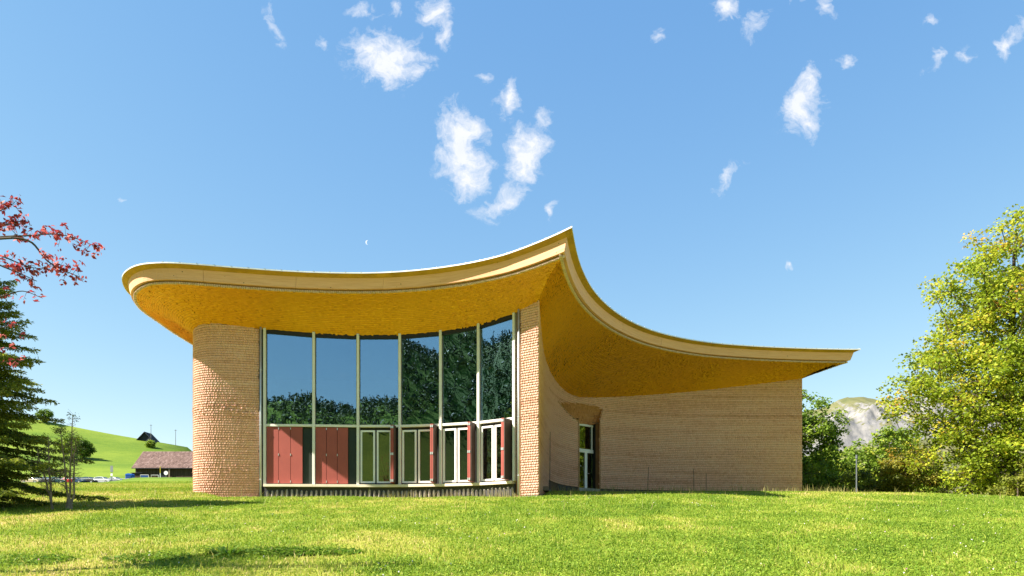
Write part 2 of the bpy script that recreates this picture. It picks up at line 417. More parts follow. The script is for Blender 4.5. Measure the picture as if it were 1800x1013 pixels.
def cross_at(A, B):
    """first crossing of polyline A's tail with polyline B's head -> trimmed A, trimmed B"""
    ext = lambda P, k: np.concatenate([P, P[-1:]+(P[-1:]-P[-2:-1])/np.linalg.norm(P[-1]-P[-2])*k])
    A2 = ext(A, 1.5); B2 = ext(B[::-1], 1.5)[::-1]
    for i in range(len(A2)-2, max(len(A2)-40, -1), -1):
        for j in range(0, min(40, len(B2)-1)):
            p, r_, q, s_ = A2[i], A2[i+1]-A2[i], B2[j], B2[j+1]-B2[j]; c = r_[0]*s_[1]-r_[1]*s_[0]
            if abs(c) < 1e-12: continue
            u = ((q-p)[0]*s_[1]-(q-p)[1]*s_[0])/c; v = ((q-p)[0]*r_[1]-(q-p)[1]*r_[0])/c
            if 0 <= u <= 1 and 0 <= v <= 1:
                x = p+r_*u; return np.concatenate([A2[:i+1], x[None]]), np.concatenate([x[None], B2[j+1:]])
    return A, B
def inset(_, d):
    if d == 0: return np.concatenate([fr, wg[1:], br[1:]])
    f, w, b = offs(fr, d), offs(wg, d), offs(br, d)
    f, w = cross_at(f, w); w, b = cross_at(w, b)
    f = resample(f, n=len(fr)); w = resample(w, n=len(wg)); b = resample(b, n=len(br))
    return np.concatenate([f, w[1:], b[1:]])
rim = inset(None, 0)
rings = {k: inset(rim, k) for k in (0, .03, .2, .3, .33, .45, .5)}
def strip(name, ring_a, za, ring_b, zb, matl, i0=0, i1=None, parent=hall, close=None):
    A = rings[ring_a][i0:i1]; B = rings[ring_b][i0:i1]; n = len(A)
    V = np.concatenate([np.c_[A, np.full(n, za)], np.c_[B, np.full(n, zb)]])
    i = np.arange(n-1); F = np.stack([i, i+1, i+1+n, i+n], 1)
    return npmesh(name, V, F, matl, parent)
def ribbon(name, sec, matl, i0=0, i1=None, parent=hall):
    """closed section [(ring, z), ...] swept along the rim"""
    sl = slice(i0, i1); L = [np.c_[rings[r][sl], np.full(len(rings[r][sl]), z)] for r, z in sec]
    if name == 'fascia_board':
        for q in L: d_ = q[-1]-q[-2]; q[-1] -= d_/np.linalg.norm(d_)*.010     # open butt joint
    n = len(L[0]); k = len(sec); V = np.concatenate(L); F = []
    for j in range(k):
        a = j*n; b = ((j+1) % k)*n; i = np.arange(n-1); F.append(np.stack([a+i, a+i+1, b+i+1, b+i], 1))
    F = np.concatenate(F)
    o = npmesh(name, V, F, matl, parent)
    me = o.data
    if k == 4:
        me2 = bpy.data.meshes.new(name); f = [tuple(x) for x in F]+[tuple(j*n for j in range(k))[::-1], tuple(j*n+n-1 for j in range(k))]
        org = base_of(parent); me2.from_pydata([tuple(v) for v in (V-org)], [], f); me2.update(); me2.materials.append(matl); o.data = me2
    return o
# roof sheet
tri = tessellate_polygon([[Vector((p[0], p[1], 0)) for p in rings[0]]])
n = len(rim)
top = np.c_[rings[0], np.full(n, RIM_Z+.012)]
F3 = np.array(tri, dtype=np.int32)
nz = np.cross(top[F3[:, 1]]-top[F3[:, 0]], top[F3[:, 2]]-top[F3[:, 0]])[:, 2]
F3[nz < 0] = F3[nz < 0][:, ::-1]
roof = npmesh('roof', top, F3, M['roof'], hall)
rings[-.02] = inset(rim, -.02)
ribbon('drip_edge', [(-.02, RIM_Z-.03), (.03, RIM_Z-.03), (.03, RIM_Z+.018), (-.02, RIM_Z+.018)], M['drip'])
def roof_seams():
    P = resample(rings[0], .62); t_ = np.gradient(P, axis=0); t_ /= np.linalg.norm(t_, axis=1)[:, None]; b = MB()
    for p, q in zip(P, t_): b.obox(p, q, (q[1], -q[0]), -.015, .015, -.7, .026, RIM_Z+.019, RIM_Z+.044)
    b.build('roof_seams', M['roof'], roof, kind='stuff')
roof_seams()
ribbon('eave_board', [(0, RIM_Z-.032), (0, RIM_Z-.002), (.33, RIM_Z-.002), (.33, RIM_Z-.20)], M['eave'])
# fascia of glued spruce boards, butt-jointed
cuts = list(range(0, NF, 14))[:-1]+[NF]
for a, b in zip(cuts[:-1], cuts[1:]):
    ribbon('fascia_board', [(.2, RIM_Z-.136), (.3, RIM_Z-.53), (.45, RIM_Z-.53), (.45, RIM_Z-.21)], M['fascia'], a, b+1)
cuts = list(range(NF, NW, 14))[:-1]+[NW]
for a, b in zip(cuts[:-1], cuts[1:]):
    ribbon('fascia_board', [(.2, RIM_Z-.136), (.3, RIM_Z-.53), (.45, RIM_Z-.53), (.45, RIM_Z-.21)], M['fascia'], a, b+1)
ribbon('fascia_board', [(.2, RIM_Z-.136), (.3, RIM_Z-.53), (.45, RIM_Z-.53), (.45, RIM_Z-.21)], M['fascia'], NW, None)
rings[.38] = inset(rim, .38); rings[.42] = inset(rim, .42)
ribbon('shadow_batten', [(.42, RIM_Z-.60), (.42, RIM_Z-.50), (.5, RIM_Z-.50), (.5, RIM_Z-.60)], M['brown_board'])
SOF_Z = RIM_Z-.64
# toothed shingle edge along the rim
def rim_teeth():
    P = resample(np.c_[rings[.38]], .085); n = len(P)-1
    t = np.diff(P, axis=0); L = np.linalg.norm(t, axis=1)[:, None]; t = t/np.maximum(L, 1e-6)
    nn = np.stack([-t[:, 1], t[:, 0]], 1)
    a = P[:-1]+t*.006; b = P[1:]-t*.006
    hz = rng.uniform(-.012, .012, n)
    def q(p, o, z): return np.c_[p+nn*o, z]
    z0 = SOF_Z-.005+hz; z1 = np.full(n, RIM_Z-.555)
    V = np.stack([q(a,0,z0), q(b,0,z0), q(b,.05,z1), q(a,.05,z1), q(a,.12,z0), q(b,.12,z0), q(b,.12,z1), q(a,.12,z1)], 1).reshape(-1, 3)
    f = np.array([(0,1,2,3),(1,0,4,5),(3,7,4,0),(1,5,6,2)]); F = (np.arange(n)[:, None, None]*8+f[None]).reshape(-1, 4)
    npmesh('shingle_edge', V, F, M['trim_tan'], hall, kind='stuff')
rim_teeth()

# ---- wall lines (x, y, top z)
BASE_Z = 1.85
W_SIDE = [(-13.5,50.,8.9),(-13.8,42.,8.9),(-13.92,36.,8.9),(-13.90,33.,8.93),(-13.86,31.6,8.94),(-13.74,30.7,8.97),(-13.46,30.15,9.03),(-13.05,29.82,9.09),(-12.55,29.64,9.10),(-11.9,29.66,9.06),(-11.2,29.79,9.00),(-10.64,29.93,8.95)]
MUL = [(-10.42,30.0),(-8.38,30.1),(-6.54,30.24),(-4.76,30.24),(-2.99,29.93),(-1.36,29.36),(.11,28.35)]
MTOP = [8.94,8.80,8.76,8.77,8.82,8.94,9.07]
W_PIER = [(.336,28.04,9.13),(1.034,27.5,9.33)]
W_WING = [(1.034,27.5,9.33),(1.16,29.,8.86),(1.37,31.1,8.39),(1.64,33.,8.20),(2.0,34.8,8.08),(2.47,36.3,7.92),(2.99,37.4,7.79),(3.575,38.2,7.78),(4.19,38.82,7.88),(4.84,39.3,7.97),(6.42,40.05,8.19),(9.39,40.85,8.54),(13.2,41.25,9.02),(16.85,41.3,9.48)]
W_BACK = [(16.85,41.3,9.48),(15.2,47.,9.0),(14.6,54.,9.0)]
side = catmull(W_SIDE, 8); wing = catmull(W_WING, 8)
class Wall:
    def __init__(s, P):
        s.P = np.asarray(P); s.d = np.r_[0, np.cumsum(np.linalg.norm(np.diff(s.P[:, :2], axis=0), axis=1))]; s.L = s.d[-1]
    def at(s, u):
        return np.stack([np.interp(u, s.d, s.P[:, 0]), np.interp(u, s.d, s.P[:, 1])], -1)
    def top(s, u): return np.interp(u, s.d, s.P[:, 2])
    def out(s, u):
        a = s.at(np.clip(u-.05, 0, s.L)); b = s.at(np.clip(u+.05, 0, s.L)); t = b-a; t /= np.linalg.norm(t, axis=-1)[..., None]
        return np.stack([t[..., 1], -t[..., 0]], -1)
    def u_of_x(s, x): return np.interp(x, s.P[:, 0], s.d)
def backing(name, wl, zb, u0=0., u1=None, matl=None, off=-.012, hole=None, parent=hall):
    u = np.linspace(u0, u1 if u1 is not None else wl.L, int((wl.L)/.25)+2)
    if hole: u = np.unique(np.r_[u, hole[0], hole[1]])
    p = wl.at(u)+wl.out(u)*off; tz = wl.top(u)+.25
    V = np.concatenate([np.c_[p, np.full(len(u), zb)], np.c_[p, tz]]); i = np.arange(len(u)-1); n = len(u)
    F = np.stack([i, i+1, i+1+n, i+n], 1)
    if hole:
        # three bands so that the doorway stays open
        zz = np.full(n, hole[2]); V = np.concatenate([np.c_[p, np.full(n, zb)], np.c_[p, zz], np.c_[p, tz]])
        inh = (u[:-1] >= hole[0]-1e-6) & (u[1:] <= hole[1]+1e-6)
        lo = np.stack([i, i+1, i+1+n, i+n], 1)[~inh]
        ins = (u[:-1] >= hole[3]-1e-6) & (u[1:] <= hole[4]+1e-6)
        hi = np.stack([i+n, i+1+n, i+1+2*n, i+2*n], 1)[~ins]
        F = np.concatenate([lo, hi])
    return npmesh(name, V, F, matl or M['underwall'], parent)
def shingles(wl, zb, u0, u1, parent, ex=.10, w=.105, skip=None, seed=1, rough=None):
    r = np.random.default_rng(seed); A = [];
    nrow = int((10.2-zb)/ex); rec = []
    for k in range(nrow):
        u = u0+(.5*w if k % 2 else 0); ed = [u0]
        ed = np.r_[u0, np.clip(np.cumsum(r.uniform(.55, 1.45, int((u1-u0)/w*1.1)+6)*w)+u0-w*r.uniform(0, 1.4), u0, u1)]
        ed = np.unique(ed); a, b = ed[:-1], ed[1:]; ok = b-a > .03; a, b = a[ok], b[ok]
        rec.append(np.c_[a, b, np.full(len(a), zb+k*ex)])
    rec = np.concatenate(rec); a, b, z = rec.T; m = .5*(a+b)
    keep = z+.02 < wl.top(m)
    if skip is not None: keep &= ~skip(wl.at(m)[:, 0], z+.05)
    a, b, z, m = a[keep], b[keep], z[keep], m[keep]; n = len(a)
    gap = r.uniform(.0, .0009, n); a = a+gap; b = b-gap
    pa, pb = wl.at(a), wl.at(b); no = wl.out(m)
    amp = rough(m, z) if rough else np.zeros(n)
    tb = .027+r.normal(0, .0012, n)+np.abs(r.normal(0, 1, n))*amp; tt = np.full(n, .004)
    zj = r.normal(0, .002, n)+r.normal(0, .25, n)*amp; zl = z+zj; zr = z+zj+r.normal(0, .0015, n)
    z1 = np.minimum(z+ex-.012, wl.top(m)+.06)
    def q(p, o, zz): return np.c_[p+no*np.asarray(o)[:, None], zz]
    V = np.stack([q(pa,tb,zl), q(pb,tb,zr), q(pb,tt,z1), q(pa,tt,z1), q(pa,tt*0-.008,zl), q(pb,tt*0-.008,zr), q(pb,tt*0-.008,z1), q(pa,tt*0-.008,z1)], 1).reshape(-1, 3)
    f = np.array([(0,1,2,3),(1,0,4,5),(3,7,4,0),(1,5,6,2)]); F = (np.arange(n)[:, None, None]*8+f[None]).reshape(-1, 4)
    big = .34*(fbm(m/2.2, z/.22, 3, 51)-.5)+r.normal(0, .05, 200)[np.clip(((z-zb)/ex+.5).astype(int), 0, 199)]-.12*sstep(zb+.9, zb, z)*vnoise(m*2.5, z*0, 57)
    tint = np.repeat(np.clip(r.normal(.5, .05, n)+big, 0, 1), 8)
    return npmesh('shingle_cladding', V, F, M['shingle'], parent, tint=tint, kind='stuff')
ws = Wall(side); wp = Wall(W_PIER); ww = Wall(wing)
band = lambda z, c, h: np.exp(-((z-c)/h)**2)
col_wall = backing('column_wall', ws, 1.2)
col_rough = lambda m, z: .016*band(z+.12*np.sin(m*2.), 5.5, .30)*(.4+vnoise(m*3, z*3, 5))+.012*band(z, 3.05, .22)+.006*vnoise(m*1.3, z*1.3, 6)
u_vis = float(np.interp(33.6, -side[::-1][:, 1]*-1, ws.d[::-1])) if False else float(ws.d[np.argmin(np.abs(side[:, 1]-34.5))])
shingles(ws, BASE_Z, u_vis, ws.L, col_wall, seed=3, rough=col_rough)
pier_wall = backing('pier_wall', wp, 1.2)
shingles(wp, BASE_Z-.05, 0, wp.L, pier_wall, seed=4, rough=lambda m, z: .003+0*m)
# east wing with its doorway and the scooped hood over it
XL, XR = 3.575, 4.84
hood = np.array([(2.40,7.02),(2.75,7.22),(3.3,7.36),(4.0,7.46),(4.6,7.44),(5.0,7.32),(4.86,6.80),(4.84,6.55),(3.575,6.46),(3.2,6.60),(2.82,6.79)])
def in_poly(x, z, P):
    r_ = np.zeros(len(x), bool); j = len(P)-1
    for i in range(len(P)):
        c = ((P[i, 1] > z) != (P[j, 1] > z)) & (x < (P[j, 0]-P[i, 0])*(z-P[i, 1])/(P[j, 1]-P[i, 1]+1e-12)+P[i, 0]); r_ ^= c; j = i
    return r_
skip = lambda x, z: ((x > XL) & (x < XR) & (z < 6.5)) | in_poly(x, z, hood)
uL, uR = float(ww.u_of_x(XL)), float(ww.u_of_x(XR)); uHL, uHR = float(ww.u_of_x(2.35)), float(ww.u_of_x(5.05))
def wing_backing():
    u = np.unique(np.r_[np.linspace(0, ww.L, 220), np.linspace(uHL, uHR, 90), uL, uR]); zs = np.unique(np.r_[np.arange(1.0, 6.3, .3), np.arange(6.3, 7.6, .04), np.arange(7.6, 10., .2)])
    P = ww.at(u)+ww.out(u)*-.012; V = []; tz = ww.top(u)+.2
    n = len(u)
    for z in zs: V.append(np.c_[P, np.minimum(np.full(n, z), tz)])
    V = np.concatenate(V); F = []
    for k in range(len(zs)-1):
        i = np.arange(n-1); xm = .5*(P[:-1, 0]+P[1:, 0]); zm = np.full(n-1, .5*(zs[k]+zs[k+1]))
        ok = ~skip(xm, zm) & (zs[k] < tz[:-1]); i = i[ok]
        F.append(np.stack([k*n+i, k*n+i+1, (k+1)*n+i+1, (k+1)*n+i], 1))
    return npmesh('wing_wall', V, np.concatenate(F), M['underwall'], hall)
wing_wall = wing_backing()
ZW = 2.93
shingles(ww, BASE_Z, 0, float(ww.u_of_x(1.72)), wing_wall, seed=5, skip=skip, rough=lambda m, z: .002+0*m)
wing_rough = lambda m, z: .010*sstep(14,20,m)*(band(z, 5.1, .3)+band(z, 7.3, .35)+.5*band(z,3.6,.3))*(.3+vnoise(m*2, z*2, 8))+.002
shingles(ww, ZW, float(ww.u_of_x(1.72)), ww.L, wing_wall, seed=6, skip=skip, rough=wing_rough)
# dark recessed plinth under the wing
u = np.linspace(float(ww.u_of_x(2.3)), ww.L, 60); p = ww.at(u)+ww.out(u)*.006
npmesh('wing_plinth', np.concatenate([np.c_[p, np.full(60, 1.0)], np.c_[p, np.full(60, ZW-.03)]]), np.stack([np.arange(59), np.arange(59)+1, np.arange(59)+61, np.arange(59)+60], 1), M['plinth'], hall)
back_wall = backing('back_wall', Wall(np.array(W_BACK)), 1.0, matl=M['sheathing'])
far_wall = MB().obox((-13.5,50.), ((14.6+13.5)/28.4, 4/28.4), (-4/28.4, 28.1/28.4), 0, 28.4, 0, .1, 1., 10.3).build('rear_wall', M['sheathing'], hall)

# hood over the doorway: shingled scoop lofted from the wall face in to the door head
def wl3(x, z, off=0.):
    u = ww.u_of_x(x); a = ww.at(np.atleast_1d(u))[0]; o = ww.out(np.atleast_1d(u))[0]; return np.array([a[0]+o[0]*off, a[1]+o[1]*off, z])
top_l = [wl3(x, z, .02) for x, z in [(2.36,7.0),(2.55,7.13),(2.8,7.25),(3.1,7.33),(3.5,7.41),(4.0,7.48),(4.4,7.48),(4.75,7.44),(5.02,7.33),(4.97,7.05),(4.88,6.7)]]
tdir = np.array([XR-XL, 39.3-38.2]); tdir /= np.linalg.norm(tdir); ndir = np.array([tdir[1], -tdir[0]])
JL, JR = np.array([XL, 38.2]), np.array([XR, 39.3])
def jamb(p, o): return p+ndir*o
inn = [(-.45,-.30,6.95),(-.34,-.40,6.78),(-.15,-.47,6.58),(.12,-.48,6.46),(.4,-.48,6.45),(.55,-.49,6.45),(.7,-.49,6.45),(.85,-.48,6.46),(.95,-.40,6.50),(1.,-.25,6.54),(1.,-.06,6.56)]
bot_l = [np.array([*(JL+(JR-JL)*f+ndir*o), z]) for f, o, z in inn]
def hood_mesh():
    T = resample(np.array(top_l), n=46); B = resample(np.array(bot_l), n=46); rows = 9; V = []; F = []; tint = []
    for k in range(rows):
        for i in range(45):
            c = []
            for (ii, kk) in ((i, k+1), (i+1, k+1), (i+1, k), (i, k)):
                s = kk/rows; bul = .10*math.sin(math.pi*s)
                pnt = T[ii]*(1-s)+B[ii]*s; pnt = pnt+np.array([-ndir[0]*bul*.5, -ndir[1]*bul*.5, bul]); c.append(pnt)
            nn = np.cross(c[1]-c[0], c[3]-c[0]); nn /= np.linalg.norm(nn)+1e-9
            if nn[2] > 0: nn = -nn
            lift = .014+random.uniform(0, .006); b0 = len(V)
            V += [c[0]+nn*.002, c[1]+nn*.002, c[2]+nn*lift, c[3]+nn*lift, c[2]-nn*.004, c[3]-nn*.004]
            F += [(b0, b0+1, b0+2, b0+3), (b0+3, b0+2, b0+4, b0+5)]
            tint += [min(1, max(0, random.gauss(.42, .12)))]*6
    return npmesh('door_hood', np.array(V), np.array(F), M['fresh_shade'], hall, tint=np.array(tint), kind='stuff')
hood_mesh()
M['edge'] = plain('tan_edge_strip', (.52,.29,.17), .75, var=.2)
for pts_ in ([(2.30,7.06),(2.42,7.0),(2.62,6.90),(2.85,6.775),(3.2,6.60),(3.45,6.50),(3.585,6.44),(3.585,5.2),(3.585,4.0),(3.585,2.93)], [(5.02,7.36),(4.98,7.15),(4.90,6.9),(4.85,6.6),(4.835,6.2),(4.835,5.),(4.835,4.),(4.835,2.93)]):
    MB().tube([wl3(x, z, .022) for x, z in pts_], .026, 6).build('door_edge_strip', M['edge'], hall, smooth=True)
# reveals
def reveal(p, sgn, name):
    b = MB(); b.obox(p, tdir*sgn, ndir, 0, .06, -.30, .03, 1.9, 6.62); b.build(name, M['brown_board'], hall)
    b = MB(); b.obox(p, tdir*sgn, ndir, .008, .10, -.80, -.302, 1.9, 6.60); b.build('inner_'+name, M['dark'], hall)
reveal(JR+tdir*.0, 1, 'door_reveal'); reveal(JL, -1, 'door_reveal')
LW = float(np.linalg.norm(JR-JL))
# glazed entrance: transom light over a door and a side light
DO = -.52
door = MB().obox(JL, tdir, ndir, .0, LW, DO-.04, DO+.04, 6.36, 6.47).obox(JL, tdir, ndir, .0, LW, DO-.04, DO+.05, 4.90, 5.10)\
  .obox(JL, tdir, ndir, 0, .09, DO-.04, DO+.04, 2.9, 6.36).obox(JL, tdir, ndir, LW-.14, LW-.05, DO-.04, DO+.04, 5.10, 6.36)\
  .build('glazed_door', M['white'], hall)
MB().obox(JL, tdir, ndir, LW*.60, LW*.60+.19, DO-.03, DO+.045, 2.92, 4.90).build('door_stile', M['white'], door)
MB().obox(JL, tdir, ndir, .09, LW-.14, DO-.012, DO+.012, 5.10, 6.36).build('pane', M['glass_low'], door)
MB().obox(JL, tdir, ndir, .09, LW*.60, DO-.012, DO+.012, 2.92, 4.90).build('pane', M['glass_low'], door)
MB().obox(JL, tdir, ndir, LW*.60+.19, LW-.04, DO-.012, DO+.012, 2.92, 4.90).build('pane', M['glass_low'], door)
hp = JL+tdir*(LW*.60+.14)+ndir*(DO+.10)
MB().tube([(hp[0],hp[1],3.75),(hp[0]+tdir[0]*.16,hp[1]+tdir[1]*.16,3.75)], .016).tube([(hp[0],hp[1],3.75),(hp[0]-ndir[0]*.07,hp[1]-ndir[1]*.07,3.75)], .014).build('door_handle', M['steel'], door)
MB().obox(JL, tdir, ndir, -.02, LW+.02, -1.0, .02, 2.5, 2.9).build('door_step', M['stone'], hall)
MB().obox(JL, tdir, ndir, .1, LW-.15, -2.4, -2.3, 2.9, 6.4).build('lobby_wall', M['room'], hall)

# ---- soffit: lofted from wall head to rim, clad in gold shingles
inner = rings[.5]
fi = inner[:NF+1]; wi = inner[NF:NW+1]; bi = inner[NW:]
def pathlen(P): return np.r_[0, np.cumsum(np.linalg.norm(np.diff(P, axis=0), axis=1))]
def param_on(P, q):
    d = pathlen(P); k = int(np.argmin(np.linalg.norm(P-np.array(q), axis=1))); return d[k]
def paired(wall3, keys, rimp, step=.1):
    """sample the wall line, pair each sample with a rim point through key pairs"""
    W3 = resample(np.asarray(wall3), step); dw = pathlen(W3[:, :2])
    kw = [param_on(W3[:, :2], a) for a, b in keys]; kr = [param_on(rimp, b) for a, b in keys]
    s = np.interp(dw, kw, kr); dr = pathlen(rimp)
    Rp = np.stack([np.interp(s, dr, rimp[:, 0]), np.interp(s, dr, rimp[:, 1])], 1)
    return W3, np.c_[Rp, np.full(len(Rp), SOF_Z)]
front_wall = np.concatenate([side, np.array([(x, y, z) for (x, y), z in zip(MUL, MTOP)]), np.array(W_PIER)])
front_wall = catmull([tuple(p) for p in resample(front_wall, .5)], 3)
KF = [((-13.5,50.),tuple(fi[0])),((-13.9,33.),(-16.0,33.4)),((-13.74,30.7),(-15.9,30.2)),((-13.46,30.15),(-15.3,29.0)),((-13.05,29.82),(-14.5,28.0)),((-12.55,29.64),(-13.3,27.55)),((-10.64,29.93),(-10.8,27.98)),((-6.54,30.24),(-6.1,28.57)),((-2.99,29.93),(-2.5,27.9)),((.11,28.35),(.6,26.15)),((1.034,27.5),tuple(fi[-1]))]
KW = [((1.034,27.5),tuple(wi[0])),((1.37,31.1),(2.6,29.3)),((2.0,34.8),(4.4,33.3)),((2.99,37.4),(6.2,35.6)),((4.84,39.3),(8.3,37.3)),((9.39,40.85),(11.2,38.6)),((16.85,41.3),tuple(wi[-1]))]
def soffit(wall3, keys, rimp, name, rows, seed):
    W3, R3 = paired(wall3, keys, rimp); n = len(W3)
    r = np.random.default_rng(seed)
    sv = np.linspace(0, 1, rows+1)
    G = np.stack([W3*(1-s)+R3*s+np.array([0, 0, .16*math.sin(math.pi*s)]) for s in sv])       # rows+1, n, 3
    base = npmesh(name, (G+np.array([0, 0, .02])).reshape(-1, 3), np.stack([(k*n+np.arange(n-1))[:, None]+np.array([0, n, n+1, 1]) for k in range(rows)]).reshape(-1, 4), M['underwall'], hall)
    A = G[1:, :-1].reshape(-1, 3); B = G[1:, 1:].reshape(-1, 3); C = G[:-1, 1:].reshape(-1, 3); D = G[:-1, :-1].reshape(-1, 3)
    nn = np.cross(B-A, D-A); ln = np.linalg.norm(nn, axis=1); ok = ln > 1e-5
    A, B, C, D, nn = A[ok], B[ok], C[ok], D[ok], nn[ok]/ln[ok][:, None]
    nn[nn[:, 2] > 0] *= -1; m = len(A)
    mid = .25*(A+B+C+D); amp = .006+.026*vnoise(mid[:, 0]*.55, mid[:, 1]*.55, 9)**2
    lift = (.012+np.abs(r.normal(0, 1, m))*amp)[:, None]; tw = (r.normal(0, .35, m)*amp)[:, None]
    sh = .05*(A-B)*r.uniform(.3, 1, m)[:, None]
    # the free edge of each shingle is the one nearer the wall (upper course overlaps)
    V = np.stack([A+nn*.002+sh, B+nn*.002-sh, C+nn*(lift+tw)-sh, D+nn*(lift-tw)+sh, C-nn*.01-sh, D-nn*.01+sh], 1).reshape(-1, 3)
    f = np.array([(0,1,2,3),(3,2,4,5)]); F = (np.arange(m)[:, None, None]*6+f[None]).reshape(-1, 4)
    tint = np.repeat(np.clip(r.normal(.48, .14, m)+.4*(fbm(mid[:, 0]/1.1, mid[:, 1]/1.1, 4, 61)-.5), 0, 1), 6)
    npmesh('gold_shingle_cladding', V, F, M['gold'], base, tint=tint, kind='stuff')
soffit(front_wall, KF, fi, 'front_soffit', 26, 13)
soffit(wing, KW, wi, 'wing_soffit', 34, 14)
W3 = resample(np.array(W_BACK), n=20); B3 = resample(bi, n=20)
npmesh('rear_soffit', np.concatenate([W3, np.c_[B3, np.full(20, SOF_Z)]]), np.stack([np.arange(19), np.arange(19)+1, np.arange(19)+21, np.arange(19)+20], 1), M['gold'], hall, tint=np.full(40, .5))

# ---- glazed front
def frame_of(i):
    a, b = np.array(MUL[i]), np.array(MUL[i+1]); L = float(np.linalg.norm(b-a)); tt = (b-a)/L; return a, tt, np.array([tt[1], -tt[0]]), L
SILL, TRAN = 2.43, 4.90
for i, (x, y) in enumerate(MUL):
    ts = [frame_of(j)[1] for j in (i-1, i) if 0 <= j < 6]; tt = sum(ts); tt /= np.linalg.norm(tt); nn = np.array([tt[1], -tt[0]])
    MB().obox((x, y), tt, nn, -.055, .055, -.12, .10, SILL-.02, MTOP[i]+.05).build('mullion', M['mullion'], hall, bevel=.008)
proto_hinge = None
for i in range(6):
    a, tt, nn, L = frame_of(i); z0, z1 = MTOP[i], MTOP[i+1]
    MB().obox(a, tt, nn, .055, L-.055, -.11, .03, z0-.16, z0+.05, z1-.16, z1+.05).build('head_board', M['dark'], hall)
    MB().obox(a, tt, nn, .055, L-.055, -.045, -.025, TRAN+.05, z0-.16, TRAN+.05, z1-.16).build('upper_pane', M['glass'], hall)
    MB().obox(a, tt, nn, .055, .085, -.06, -.01, TRAN+.05, z0-.16, TRAN+.05, z0-.16).obox(a, tt, nn, L-.085, L-.055, -.06, -.01, TRAN+.05, z1-.16, TRAN+.05, z1-.16).build('pane_gasket', M['dark'], hall)
    MB().obox(a, tt, nn, .055, L-.055, -.10, .06, TRAN-.05, TRAN+.05).build('transom', M['mullion'], hall, bevel=.006)
    MB().obox(a, tt, nn, -.02, L+.02-.04, -.12, .20, SILL-.13, SILL-.02).build('window_sill', M['sill'], hall, bevel=.006)
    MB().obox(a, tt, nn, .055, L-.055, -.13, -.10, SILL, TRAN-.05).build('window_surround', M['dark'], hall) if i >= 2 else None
    if i < 2:
        MB().obox(a, tt, nn, .055, L-.055, -.10, -.06, SILL, TRAN-.05).build('insect_screen', M['screen'], hall)
        w = L*.243
        for k in range(3):
            s0 = .07+k*(w+.004)
            o0 = .0
            sh_ = MB().obox(a, tt, nn, s0+.006, s0+w-.006, o0-.025, o0+.02, SILL+.02, TRAN-.07).build('shutter_leaf', M['red'], hall, bevel=.004)
            if k > 0:
                for zc in (SILL+.10, .5*(SILL+TRAN), TRAN-.13):
                    q = a+tt*(s0)+nn*(o0+.026)
                    MB().obox(q, tt, nn, -.014, .014, -.012, .012, zc-.045, zc+.045).build('hinge', M['steel'], sh_)
    else:
        for c0, c1 in ((.035, .40), (.425, .79)):
            s0, s1 = L*c0+.03, L*c1; zb, zt = SILL+.05, TRAN-.17; fw = .075
            fr_ = MB()
            for (p0, p1, q0, q1) in ((s0, s0+fw, zb, zt), (s1-fw, s1, zb, zt), (s0+fw, s1-fw, zb, zb+fw), (s0+fw, s1-fw, zt-fw, zt)):
                fr_.obox(a, tt, nn, p0, p1, -.09, -.01, q0, q1)
            fo = fr_.build('casement', M['white'], hall)
            MB().obox(a, tt, nn, s0+fw, s1-fw, -.06, -.045, zb+fw, zt-fw).build('pane', M['glass_low'], fo)
        # shutter folded back into a packet that stands out from the wall
        s0 = L*.815
        pk = MB().obox(a, tt, nn, s0+.135, s0+.165, .0, .47, SILL+.03, TRAN-.02).build('folded_shutter', M['reddark'], hall)
        for k in range(2):
            lf = MB().obox(a, tt, nn, s0+k*.068, s0+k*.068+.058, .02, .48, SILL+.03, TRAN-.02).build('shutter_leaf', M['red'], pk, bevel=.004)
            for zc in (SILL+.12, .5*(SILL+TRAN), TRAN-.11):
                q = a+tt*(s0+k*.068+.029)+nn*.482
                MB().obox(q, tt, nn, -.026, .026, -.005, .012, zc-.05, zc+.05).build('hinge', M['steel'], pk)
# the dark opening behind the casements is glass only; close the wall zone round it
plinth = MB()
for i in range(6):
    a, tt, nn, L = frame_of(i); plinth.obox(a, tt, nn, -.02, L-.0, -.10, .02, 1.0, SILL-.13)
plinth = plinth.build('plinth', M['plinth'], hall)
bm_ = MB(); bm_.poly([(-.045,0,0),(0,-.11,0),(.045,0,0),(-.045,0,.5),(0,-.095,.5),(.045,0,.5),(-.02,0,.56),(.02,0,.56)], [(0,1,4,3),(1,2,5,4),(3,4,6),(4,5,7),(4,7,6)])
bat = bm_.build('batten', M['batten'], plinth, local=True); first = True
for i in range(6):
    a, tt, nn, L = frame_of(i); nb = 10 if i == 0 else 9
    for k in range(nb):
        s_ = (k+.5)*L/nb; q = a+tt*s_+nn*.021
        if first: o = bat; first = False
        else: o = bat.copy(); COL.objects.link(o)
        hgt = random.uniform(.93, 1.05)
        o.location = (q[0]+5., q[1]-31., 1.62-1.8); o.rotation_euler = (0, 0, math.atan2(tt[1], tt[0])); o.scale = (1, 1, hgt)
